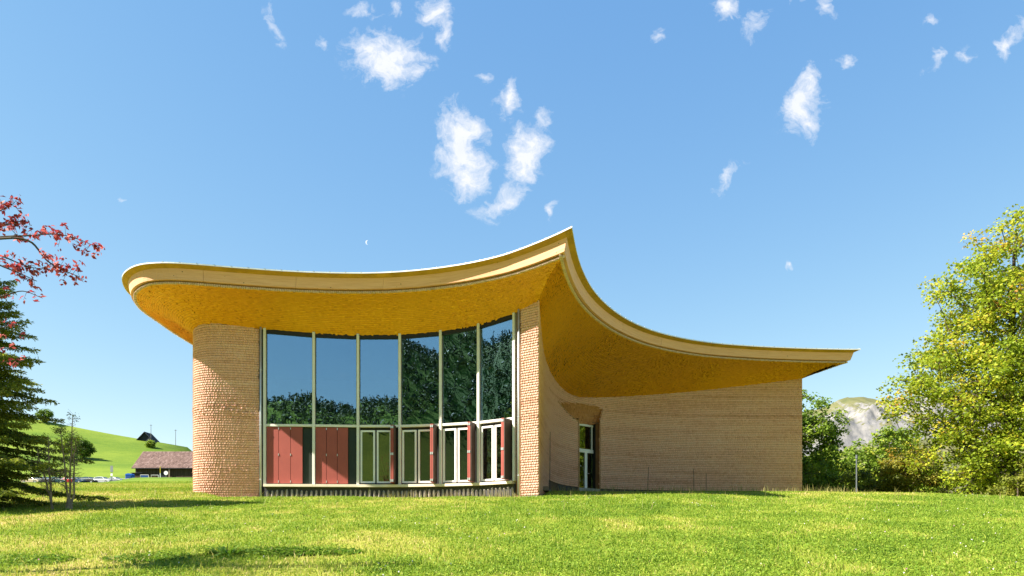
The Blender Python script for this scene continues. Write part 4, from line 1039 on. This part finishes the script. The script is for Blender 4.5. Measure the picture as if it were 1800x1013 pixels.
# ---- barn at the end of the car park
def barn():
    x0, x1, y0, y1, zb, ze, zr = -85.0, -66., 160.5, 169.5, 11.6, 16.9, 20.7
    b = thing('barn', 'long dark wooden barn with brown tiled roof beyond the meadow', 'barn', (x0, y0, zb)); ym = .5*(y0+y1)
    MB().box(x0, x1, y0, y1, zb, ze).poly([(x0,y0,ze),(x0,y1,ze),(x0,ym,zr-.1),(x1,y0,ze),(x1,y1,ze),(x1,ym,zr-.1)], [(0,1,2),(3,5,4)]).build('wall', M['boards'], b)
    rf = MB(); ov = .6; sl = (zr-ze)/(ym-y0); zl = ze-sl*ov
    rf.hexa([(x0-ov,y0-ov,zl),(x1+ov,y0-ov,zl),(x1+ov,ym,zr),(x0-ov,ym,zr),(x0-ov,y0-ov,zl+.12),(x1+ov,y0-ov,zl+.12),(x1+ov,ym,zr+.12),(x0-ov,ym,zr+.12)])
    rf.hexa([(x0-ov,ym,zr),(x1+ov,ym,zr),(x1+ov,y1+ov,zl),(x0-ov,y1+ov,zl),(x0-ov,ym,zr+.12),(x1+ov,ym,zr+.12),(x1+ov,y1+ov,zl+.12),(x0-ov,y1+ov,zl+.12)])
    rf = rf.build('roof', M['tile_dark'], b)
    # courses of pantiles on the slope facing the meadow
    nrow, ncol = 14, 64; V = []; F = []; T = []
    for i in range(nrow):
        for j in range(ncol):
            f0, f1 = i/nrow, (i+1.06)/nrow; xa = x0-ov+(x1-x0+2*ov)*j/ncol; xb = xa+(x1-x0+2*ov)/ncol*.9; xm = .5*(xa+xb)
            P = lambda x, f, h: (x, y0-ov+(ym-y0+ov)*f, zl+(zr-zl)*f+.13+h)
            k = len(V); hh = random.uniform(.05, .08)
            V += [P(xa,f0,.05), P(xm,f0,.05+hh), P(xb,f0,.05), P(xa,f1,.0), P(xm,f1,hh), P(xb,f1,.0), P(xa,f0,-.02), P(xb,f0,-.02)]
            F += [(k,k+1,k+4,k+3), (k+1,k+2,k+5,k+4), (k+6,k+7,k+1,k)]; T += [min(1, max(0, random.gauss(.5, .2)))]*8
    M['pantile'] = tinted('weathered_pantile', [(0., (.09,.055,.045)), (.5, (.16,.10,.085)), (1., (.25,.17,.15))], .85, 1., .2)
    npmesh('roof_tiles', np.array(V), np.array(F), M['pantile'], rf, tint=np.array(T), kind='stuff')
    for x in (-77.3, -71.9): MB().box(x, x+.25, y0-.45, y0-.2, zb, ze-.1).build('post', M['twig'], b)
    MB().box(-79.8,-77.9,y0-.06,y0+.02,13.9,15.6).build('window', M['tile_dark'], b)
    for x in (-84.9, -80.6, -74.5): MB().box(x, x+.3, y0-.05, y0+.02, zb, ze).build('wall_plank', M['boards'], b)
barn()
# ---- farmhouse on the ridge: dark gable
def farm():
    cx, y0, y1 = -161.0, 312., 317.; zb = gz(cx, 312.)-3.6; hw = 4.2; ze = zb+2.6; zr = zb+6.9
    b = thing('farmhouse', 'black gabled farmhouse on the ridge of the green hill', 'house', (cx, y0, zb))
    MB().box(cx-hw+.5, cx+hw-.5, y0, y1, zb-2, ze).poly([(cx-hw+.5,y0,ze),(cx+hw-.5,y0,ze),(cx,y0,zr-.5)], [(0,1,2)]).build('wall', M['tile_dark'], b)
    rf = MB()
    for s in (-1, 1):
        rf.hexa([(cx,y0-.7,zr-.3),(cx+s*(hw+.4),y0-.7,ze-.7),(cx+s*(hw+.4),y1+.7,ze-.7),(cx,y1+.7,zr-.3),(cx,y0-.7,zr),(cx+s*(hw+.4),y0-.7,ze-.4),(cx+s*(hw+.4),y1+.7,ze-.4),(cx,y1+.7,zr)])
    rf.build('roof', M['tile_dark'], b)
    for x in (-1.6, 1.0): MB().box(cx+x, cx+x+.8, y0-.03, y0+.02, zb+1.4, zb+2.6).build('window', M['bluedk'], b)
farm()
for k, (x, hh) in enumerate(((-158.4, 7.0), (-147.6, 6.6))):
    z = gz(x, 312.); p = thing('utility_pole', ['bare wooden pole on the ridge close to the black farmhouse', 'bare wooden pole on the ridge farther from the black farmhouse'][k], 'pole', (x, 312., z), 'poles along the ridge')
    MB().tube([(x,312.,z-.5),(x,312.,z+hh)], [.13,.09], 8).build('shaft', M['galv'], p)
    MB().box(x-.5,x+.5,311.9,312.1,z+hh-.5,z+hh-.35).build('crossarm', M['galv'], p)

# ---- parked cars
def car(label, col, loc, rot, wagon=False):
    z = loc[2]
    root = thing('parked_car', label, 'car', loc, 'cars parked in a row before the hill')
    paint = bpy.data.materials.get('paint_%s' % str(col)) or plain('paint_%s' % str(col), col, .25, .25, var=.04, spec=.6)
    n0 = []
    prof = [(-2.15,.32),(-2.2,.62),(-2.1,.86),(-1.75,.95),(1.0,.93),(1.75,.84),(2.12,.68),(2.18,.36),(1.75,.24),(-1.8,.24)]
    roofp = [(-1.95,.93),(-1.62,1.42),(-.6,1.50),(.25,1.45),(1.05,.92)] if wagon else [(-1.55,.93),(-.95,1.36),(-.3,1.43),(.25,1.38),(1.05,.92)]
    def extr(P, w0, w1=None, z1=None):
        b = MB(); m = len(P); V = []
        for s in (-1, 1):
            for (x, zz) in P:
                ww_ = w0 if w1 is None or zz < .95 else w1
                V.append((x, s*ww_, zz))
        f = [tuple(range(m)), tuple(range(2*m-1, m-1, -1))]+[(i, m+i, m+(i+1) % m, (i+1) % m) for i in range(m)]
        return b.poly(V, f)
    body = extr(prof, .88).build('body', paint, root, local=True, bevel=.06)
    extr(roofp, .80, .62).build('cabin', paint, root, local=True, bevel=.05)
    gl = MB()
    rear, front_ = roofp[0], roofp[-1]
    for s in (-1, 1):
        a = roofp[0]; e = roofp[-1]; tp = roofp[1:-1]
        P = [(a[0]+.18, s*.812, .97), (e[0]-.22, s*.812, .97)]+[(x-(.06 if i == 0 else -.0 if i < len(tp)-1 else .06)*(-1 if i == 0 else 1), s*.655, zz-.07) for i, (x, zz) in reversed(list(enumerate(tp)))]
        gl.poly(P, [tuple(range(len(P)))])
    gl.build('side_window', M['carglass'], root, local=True)
    a, e = roofp[-2], roofp[-1]; MB().poly([(e[0]+.005,-.70,e[1]+.05),(e[0]+.005,.70,e[1]+.05),(a[0]+.07,.56,a[1]-.04),(a[0]+.07,-.56,a[1]-.04)], [(0,1,2,3)]).build('windscreen', M['carglass'], root, local=True)
    a, e = roofp[1], roofp[0]; MB().poly([(e[0]-.02,-.66,e[1]+.08),(e[0]-.02,.66,e[1]+.08),(a[0]-.05,.56,a[1]-.04),(a[0]-.05,-.56,a[1]-.04)], [(3,2,1,0)]).build('rear_window', M['carglass'], root, local=True)
    for x in (-1.35, 1.35):
        for s in (-1, 1):
            w = MB().tube([(x, s*.68, .33), (x, s*.90, .33)], .33, 16).build('wheel', M['tyre'], root, local=True)
            MB().tube([(x, s*.89, .33), (x, s*.915, .33)], .2, 12).build('rim', M['alloy'], w, local=True)
    for s in (-1, 1):
        MB().box(2.05, 2.19, s*.62-.18, s*.62+.18, .60, .74).build('headlight', M['lamp'], root, local=True)
        MB().box(-2.22, -2.1, s*.68-.12, s*.68+.12, .66, .86).build('tail_light', M['red'], root, local=True)
    root.rotation_euler = (0, 0, rot)
CZ = 12.18
for (lab, col, px, wag, rot) in (
    ('dark teal car parked beside the red car', (.02,.06,.075), 104, True, -14), ('small red car with a low bonnet parked in the row', (.42,.02,.03), 124, False, -6),
    ('dark blue car half hidden behind the red car', (.02,.05,.12), 137, False, -20), ('black estate car parked in the middle of the row', (.012,.014,.014), 158, True, -18),
    ('silver white car parked next to the black estate', (.38,.39,.41), 182, True, -12), ('grey hatchback at the end of the row by the signpost', (.16,.17,.19), 204, False, -15),
    ('dark grey estate car partly behind the spruce', (.05,.05,.055), 80, True, -16), ('beige car mostly behind the spruce', (.45,.36,.26), 58, False, -10)):
    y = 150.+random.uniform(-.4, .4); x = (px-900)/1250*y
    car(lab, col, (x, y, gz(x, y)), R(rot), wag)
# ---- rail fence before the cars
fx0, fx1 = -98., -66.; fy = 145.6
fence = thing('rail_fence', 'low grey rail fence in front of the parked cars', 'fence', (fx0, fy, gz(fx0, fy)))
MB().tube([(fx0, fy, gz(fx0,fy)+.78), (fx1, fy, gz(fx1,fy)+.78)], .045, 8).build('rail', M['galv'], fence)
for x in np.arange(fx0, fx1+.1, 4.): z = gz(x, fy); MB().tube([(x, fy, z-.2), (x, fy, z+.85)], .05, 8).build('post', M['galv'], fence)
# ---- sign, toilet booth, goal frames, dish, marker, low wall
x, y = -82.6, 146.8; z = gz(x, y)
s = thing('sign_post', 'grey rectangular sign on a thin post at the car park', 'sign', (x, y, z))
MB().tube([(x,y,z-.2),(x,y,z+3.3)], .06, 8).build('post', M['galv'], s)
MB().box(x-.28,x+.28,y-.10,y-.06,z+2.2,z+3.5).build('panel', M['signback'], s); MB().box(x-.22,x+.2,y-.09,y-.06,z+1.4,z+1.9).build('lower_panel', M['whitep'], s)
x, y = -80.3, 149.5; z = gz(x, y)
s = thing('toilet_booth', 'bright blue portable booth with arched roof beside the barn', 'booth', (x, y, z))
MB().box(x-.68,x+.68,y-.6,y+.6,z-.1,z+1.75).build('cabin', M['blue'], s, bevel=.04)
MB().box(x-.52,x+.52,y-.66,y-.61,z+.08,z+1.62).build('door', M['bluedk'], s)
arc = [(x+.72*math.cos(th), z+1.76+.34*math.sin(th)) for th in np.linspace(0, math.pi, 13)]
MB().poly([(a, y-.64, c) for a, c in arc]+[(a, y+.64, c) for a, c in arc], [tuple(range(13)), tuple(range(25, 12, -1))]+[(i, 13+i, 14+i, i+1) for i in range(12)]+[(0, 12, 25, 13)]).build('roof', M['blue'], s)
x, y = -80.6, 153.4; z = gz(x, y)
s = thing('shed', 'small black shed right behind the blue booth', 'shed', (x, y, z))
MB().box(x-1.0,x+1.2,y-.9,y+.9,z-.2,z+2.45).build('wall', M['boards'], s); MB().hexa([(x-1.15,y-1.1,z+2.45),(x+1.35,y-1.1,z+2.45),(x+1.35,y+1.1,z+2.55),(x-1.15,y+1.1,z+2.55),(x-1.15,y-1.1,z+2.55),(x+1.35,y-1.1,z+2.55),(x+1.35,y+1.1,z+2.65),(x-1.15,y+1.1,z+2.65)]).build('roof', M['tile_dark'], s)
for k, (xa, xb) in enumerate(((-77.6,-75.9), (-75.6,-74.1))):
    y = 148.5+.5*k; z = gz(xa, y)
    s = thing('barrier_frame', ['pale tubular frame with blue sheet between booth and barn', 'pale tubular frame without a sheet before the barn wall'][k], 'frame', (xa, y, z))
    MB().tube([(xa,y,z-.1),(xa,y,z+1.75),(xb,y,z+1.75),(xb,y,z-.1)], .05, 6).build('tube_frame', M['whitep'], s)
    if k == 0: MB().box(xa+.06,xb-.06,y-.02,y+.02,z+.6,z+1.7).build('sheet', M['bluedk'], s)
    else: MB().tube([(xa,y,z+.9),(xb,y,z+.9)], .035, 6).build('crossbar', M['whitep'], s)
x, y = -72.2, 146.; z = gz(x, y)
s = thing('marker_post', 'thin yellow marker post in front of the barn', 'post', (x, y, z))
MB().tube([(x,y,z-.3),(x,y,z+1.9)], .08, 8).build('shaft', M['whitep'], s); MB().tube([(x,y,z+1.9),(x,y,z+3.3)], .08, 8).build('yellow_top', M['yellow'], s)
x, y = -71.4, 146.8; z = gz(x, y)
s = thing('round_sign', 'round white sign on a post beside the yellow marker', 'sign', (x, y, z))
MB().tube([(x,y,z-.3),(x,y,z+2.4)], .06, 8).build('post', M['galv'], s)
MB().tube([(x,y-.10,z+2.0),(x,y-.05,z+2.0)], .42, 24).build('disc', M['whitep'], s); MB().tube([(x,y-.05,z+2.0),(x,y+.03,z+2.0)], .2, 16).build('bracket', M['galv'], s)
lw = thing('low_wall', 'long pale concrete kerb wall along the barn yard', 'wall', (-73., 151., gz(-73., 151.)))
z = gz(-70., 151.)
for k in range(4): MB().box(-74.2+k*3.2, -74.2+k*3.2+3.16, 151.2, 151.5, z-.3, z+.95+.02*(k % 2)).build('block', M['conc'], lw)

# ---- thin post behind the lawn crest, east
x, y = 18.9, 39.0; z = gz(x, y)
s = thing('grey_post', 'thin grey steel post standing before the olive shrub', 'post', (x, y, z))
MB().tube([(x,y,z-.4),(x,y,4.55)], .04, 10).build('shaft', M['postgrey'], s); MB().tube([(x,y,4.55),(x,y,4.75)], [.07,.05], 10).build('cap', M['postgrey'], s)
# ---- fibreglass rods leaning at the foot of the wing wall
for k, (x, dx, hh) in enumerate(((7.55, .09, 1.35), (10.35, -.03, 1.3), (11.05, .0, 1.05), (1.75, .02, 1.9))):
    y = float(np.interp(x, [p[0] for p in W_WING], [p[1] for p in W_WING]))-.55; z = gz(x, y)
    s = thing('marker_rod', ['thin dark rod leaning at the wing wall closest to the doorway', 'taller thin dark rod of the pair at the middle of the wing wall', 'shorter thin dark rod of the pair at the middle of the wing wall', 'thin dark rod in the corner between pier and doorway'][k], 'rod', (x, y, z), 'rods at the foot of the wing wall')
    MB().tube([(x,y,z-.2),(x+dx,y,z+hh+.9)], [.018,.012], 6).build('shaft', M['plinth'], s); MB().tube([(x,y,z-.05),(x,y,z+.12)], .03, 6).build('foot', M['galv'], s)

# ---- rock mountain to the north-east
def mountain():
    X = np.linspace(250, 1900, 300); Yv = np.concatenate([np.linspace(900, 1500, 50), np.linspace(1505, 1750, 110), np.linspace(1760, 2600, 60)])
    A, B = np.meshgrid(X, Yv)
    crest = 300+26*np.sin((A-700)/160)+18*(fbm(A/120, A*0+3, 4, 101)-.5)*2+np.clip((A-900)*.10, 0, 120)
    q = np.clip((B-900)/800, 0, 1.6)
    Z = -10+crest*np.where(q < 1, q**1.25, 1-.2*(q-1))
    Z += 26*(fbm(A/90, B/90, 5, 102)-.5)*sstep(.1, .5, q)
    # limestone tooth and cliff band
    tooth = 26*np.exp(-(np.abs(A-775)/36)**2.5)*np.exp(-((B-1545)/42)**2)
    crag = np.abs(fbm(A/26, B/40, 5, 103)-.5)*2
    Z += tooth*(.45+.95*(1-crag))+34*np.exp(-((A-930)/60)**2)*np.exp(-((B-1560)/50)**2)*(.3+1.1*(1-crag))+30*np.exp(-((A-690)/45)**2)*np.exp(-((B-1530)/40)**2)*(.3+1.1*(1-crag))
    bandz = sstep(.715, .745, q+.04*(fbm(A/60, B/60, 4, 104)-.5)); Z += 26*bandz*(.5+.7*fbm(A/40, B/300, 4, 105))
    Z += 34*(np.abs(fbm(A/20, B/26, 5, 106)-.5))*sstep(.62, .78, q)*sstep(1.0, .9, q)
    n, m = A.shape; i = np.arange(n*m).reshape(n, m)
    F = np.stack([i[:-1,:-1], i[:-1,1:], i[1:,1:], i[1:,:-1]], -1).reshape(-1, 4)
    mt, t, b = mat('alpine_rock_and_turf', None, .95, spec=.1)
    geo = t.new('ShaderNodeNewGeometry'); sp = t.new('ShaderNodeSeparateXYZ'); t.link(geo.outputs['True Normal'], sp.inputs[0])
    o = objco(t); nz_ = t.noise(o, .035, 7, .7)
    f = t.math('ADD', sp.outputs[2], t.math('MULTIPLY', t.math('SUBTRACT', nz_, .5), .35))
    k = t.math('MULTIPLY', t.math('SUBTRACT', f, .655), 7., True)
    rock = t.ramp(t.noise(t.mapping(o, scale=(1, 1, .4)), .06, 8, .7), [(.3, (.07,.075,.09)), (.5, (.17,.165,.165)), (.7, (.25,.235,.22))])
    turf = t.ramp(t.noise(o, .02, 6, .6), [(.3, (.085,.095,.04)), (.7, (.15,.14,.065))])
    t.link(t.mix(k, rock, turf), b.inputs['Base Color'])
    o_ = npmesh('mountain', np.stack([A, B, Z], -1).reshape(-1, 3), F, mt, smooth=False)
    tag(o_, 'pale limestone mountain with dry turf beyond the trees', None, None, 'structure')
mountain()
# ---- day moon
def moon():
    d = 6000.; cx, cz, rr = -.2032*d, .4208*d, .0030*d; V = []; n = 24
    for s in (0., 8.):
        V += [(cx-rr*math.sin(th), d+s, cz+rr*math.cos(th)) for th in np.linspace(.15, math.pi-.15, n)]
        V += [(cx-rr*.55*math.sin(th)+rr*.12, d+s, cz+rr*math.cos(th)) for th in np.linspace(.15, math.pi-.15, n)][::-1]
    m = 2*n; f = [(i, i+1, m-2-i, m-1-i) for i in range(n-1)]; f += [tuple(m+q for q in x[::-1]) for x in f[:n-1]]; f += [(i, m+i, m+(i+1) % m, (i+1) % m) for i in range(m)]
    mm = bpy.data.materials.new('moonlight'); mm.use_nodes = True; t = NT(mm.node_tree); t.n.clear(); o = t.new('ShaderNodeOutputMaterial'); e = t.new('ShaderNodeEmission')
    e.inputs[0].default_value = (.78,.86,.95,1); e.inputs[1].default_value = .36; mm.cycles.emission_sampling = 'NONE'; t.link(e.outputs[0], o.inputs[0])
    c = (cx, d, cz); o = MB().poly(V, f).build('moon', mm, at=c)
    tag(o, 'faint white crescent moon in the blue sky above the roof', 'moon')
moon()

# ================================================================ MEADOW GRASS
def blades(x, y, h, w, tint, r, lean=.45, mat_=None, name='grass', label='', seg=True, cat='grass'):
    n = len(x); z = height(x, y)-.008; th = r.uniform(0, 6.283, n); ld = r.uniform(0, 6.283, n); l = np.abs(r.normal(0, lean, n))*h
    P = np.stack([x, y, z], 1); s = np.stack([np.cos(th), np.sin(th), 0*th], 1)*w[:, None]*.5
    L = np.stack([np.cos(ld)*l, np.sin(ld)*l, 0*l], 1); up = np.array([0, 0, 1.])
    mid = P+L*.35+up*(h*.6)[:, None]; tip = P+L+up*(h*np.clip(1-.35*(l/np.maximum(h, 1e-6))**2, .35, 1))[:, None]
    V = np.stack([P-s, P+s, mid+s*.8, mid-s*.8, tip+s*.12, tip-s*.12], 1).reshape(-1, 3)
    f = np.array([(0,1,2,3),(3,2,4,5)]); F = (np.arange(n)[:, None, None]*6+f[None]).reshape(-1, 4)
    T = np.repeat(np.clip(tint, 0, 1), 6)
    o = npmesh(name, V, F, mat_ or M['blade'], tint=T, kind='stuff'); tag(o, label, cat, None, 'stuff'); return o
def outside(x, y):
    """false inside the hall"""
    fx = np.array([p[0] for p in side[::-1]]); 
    poly = np.concatenate([side[:, :2], np.array(MUL), np.array(W_PIER)[:, :2], wing[:, :2], np.array([(15,50)])])
    return ~in_poly(x, y, poly)
def lawn():
    r = np.random.default_rng(111)
    N = 330000
    # density falls with distance so that blades stay about as dense in the picture
    Y = 8.6+(35.5-8.6)*r.uniform(0, 1, N)**1.05; X = (r.uniform(-.80, .80, N))*Y
    ok = outside(X, Y); X, Y = X[ok], Y[ok]; n = len(X); p = patch(X, Y)
    tall = 1-.35*p+.5*(fbm(X/1.3, Y/1.3, 2, 33)-.5)
    h = r.uniform(.035, .085, n)*tall*(1+.25*sstep(25, 35, Y)); w = r.uniform(.006, .011, n)*(1+Y/16)
    tint = p*.66+.10+r.normal(0, .17, n)+np.where(r.uniform(0, 1, n) > .94, .3, 0)
    blades(X, Y, h, w, tint, r, .6, label='short mown meadow grass covering the slope before the hall')
    # ranker tufts and bleached stalks that stand above the sward
    N = 26000; Y = 8.6+(30-8.6)*r.uniform(0, 1, N)**1.2; X = r.uniform(-.80, .80, N)*Y; ok = outside(X, Y) & (fbm(X/.5, Y/.5, 3, 66) > .53); X, Y = X[ok], Y[ok]; n = len(X); p = patch(X, Y)
    blades(X, Y, r.uniform(.08, .17, n)*(1-.3*p), r.uniform(.007, .012, n)*(1+Y/18), p*.75+.05+r.normal(0, .22, n), r, .75, label='taller loose tufts standing above the mown grass', name='grass_tufts')
    # west meadow beyond the spruce
    N = 60000; Y = 35+(95-35)*r.uniform(0, 1, N)**1.4; X = r.uniform(-.80, -.44, N)*Y; ok = outside(X, Y); X, Y = X[ok], Y[ok]; n = len(X); p = patch(X, Y)
    blades(X, Y, r.uniform(.06, .14, n), r.uniform(.02, .04, n)*(Y/40), p*.62+.12+r.normal(0, .12, n), r, .5, label='longer meadow grass stretching towards the car park')
    # clover and broad leaves lying flat in the green patches
    N = 210000; Y = 8.6+(30-8.6)*r.uniform(0, 1, N)**1.15; X = r.uniform(-.80, .80, N)*Y; p = patch(X, Y); ok = outside(X, Y) & (p < .47+r.normal(0, .10, N)); X, Y = X[ok], Y[ok]
    C = np.stack([X, Y, height(X, Y)+r.uniform(.015, .05, len(X))], 1)
    V, F, T = leaves(C, 1, .01, .034, r, 1, 1.6, .9, tint=r.normal(.42, .14, len(X))); V = V
    o = npmesh('clover', V, F, M['blade'], tint=T*.75, kind='stuff'); tag(o, 'low clover leaves in the greener patches of the meadow', 'clover', None, 'stuff')
    # blossoms
    N = 650; Y = 9+(30-9)*r.uniform(0, 1, N)**1.1; X = r.uniform(-.8, .8, N)*Y; ok = (patch(X, Y) < .55) & (fbm(X/2.5, Y/2.5, 2, 44) > .5) & outside(X, Y); X, Y = X[ok], Y[ok]
    C = np.stack([X, Y, height(X, Y)+r.uniform(.05, .10, len(X))], 1)
    V, F, T = leaves(C, 5, .010, .019, r, 1, .3, .9, tint=np.clip(r.normal(.45, .22, len(X)), 0, 1))
    o = npmesh('clover_blossoms', V, F, M['flower'], tint=T, kind='stuff'); tag(o, 'small white and mauve clover blossoms scattered in the meadow', 'flowers', None, 'stuff')
    # seeding stalks left unmown along the crest and the plinth
    n = 2600; X = np.r_[r.uniform(1.5, 17.5, 1500), r.uniform(-10.4, .4, 700), r.uniform(-20, 22, 400)]
    Y = np.r_[33.6+np.abs(r.normal(0, .9, 1500)), np.interp(X[1500:2200], [m[0] for m in MUL], [m[1] for m in MUL])-.30-np.abs(r.normal(0, .16, 700)), r.uniform(20, 30, 400)]
    ok = outside(X, Y); X, Y = X[ok], Y[ok]; n = len(X); cl_ = fbm(X/.8, Y/.8, 2, 55)
    h = r.uniform(.10, .36, n)*np.clip(.5+1.3*cl_, .4, 1.6)
    blades(X, Y, h, r.uniform(.012, .02, n), r.normal(.55, .2, n), r, .3, M['straw'], 'grass_stalks', 'tall seeding grass stalks along the crest and the plinth')
    # dense tuft edge against plinths
    n = 5000; X = r.uniform(-14, 1.2, n); Y = np.interp(X, [-14,-13.5,-12.5]+[m[0] for m in MUL]+[1.1], [30.6,29.9,29.4]+[m[1]-.1 for m in MUL]+[27.3])-.10-np.abs(r.normal(0, .25, n))
    blades(X, Y, r.uniform(.04, .11, n), r.uniform(.01, .018, n), r.normal(.45, .2, n), r, .45, label='uncut tufts of grass at the foot of the glazed front')
lawn()
def weed(x, y, label, rad, nl, ll, seed, tm=.4, kind=0):
    r = np.random.default_rng(seed); z = gz(x, y); root = thing('weed_clump', label, 'plant', (x, y, z), 'broad leaved weeds in the meadow')
    V = []; F = []; T = []
    for k in range(nl):
        th = r.uniform(0, 6.283); rr = rad*math.sqrt(r.uniform()); px, py = x+rr*math.cos(th), y+rr*.7*math.sin(th); pz = gz(px, py)
        a = r.uniform(0, 6.283) if kind == 0 else th; L = ll*r.uniform(.6, 1.2); el = r.uniform(.35, 1.1); w = L*(.20 if kind == 0 else .06)
        d = np.array([math.cos(a), math.sin(a), 0]); s = np.array([-math.sin(a), math.cos(a), 0]); tt = min(1, max(0, r.normal(tm, .16))); b0 = len(V)
        for i in range(5):
            f = i/4; c = np.array([px, py, pz])+d*L*f*math.cos(el)*(1+.3*f)+np.array([0, 0, L*(math.sin(el)*f-.45*f*f)]); ww_ = w*(math.sin(math.pi*min(.97, f*.92+.06)))
            V += [c-s*ww_, c+np.array([0, 0, -.12*ww_]), c+s*ww_]; T += [tt]*3
        for i in range(4): F += [(b0+3*i, b0+3*i+1, b0+3*i+4, b0+3*i+3), (b0+3*i+1, b0+3*i+2, b0+3*i+5, b0+3*i+4)]
    npmesh('leaf_rosette', np.array(V), np.array(F), M['weed'], root, tint=np.array(T), kind='stuff')
    MB().tube([(x,y,z-.05),(x+.01,y,z+ll*.55)], [.008,.004], 6).build('stem', M['straw'] if False else M['needle'], root)
weed(-3.75, 11.75, 'largest dark clump of broad weeds low on the slope', .75, 1300, .12, 121, .38)
weed(-3.05, 11.85, 'flat dark clump of broad weeds next to the largest clump', .55, 800, .11, 122, .45)
weed(-4.55, 11.35, 'spiky tuft of strap leaves next to the largest clump', .18, 80, .34, 123, .42, 1)
weed(-5.6, 11.0, 'loose sprawling weeds in the straw-coloured grass', .7, 600, .10, 124, .5)
weed(3.9, 12.2, 'small clover-like weed clump in the middle of the slope', .45, 300, .08, 125, .7)
weed(2.0, 10.9, 'low bright green weeds at the foot of the slope', .6, 320, .09, 126, .65)
weed(-7.6, 15.2, 'round patch of lush weeds below the spruce', .5, 260, .10, 127, .7)
weed(-7.4, 10.7, 'wide dark mat of weeds at the foot of the slope', .8, 800, .10, 128, .35)
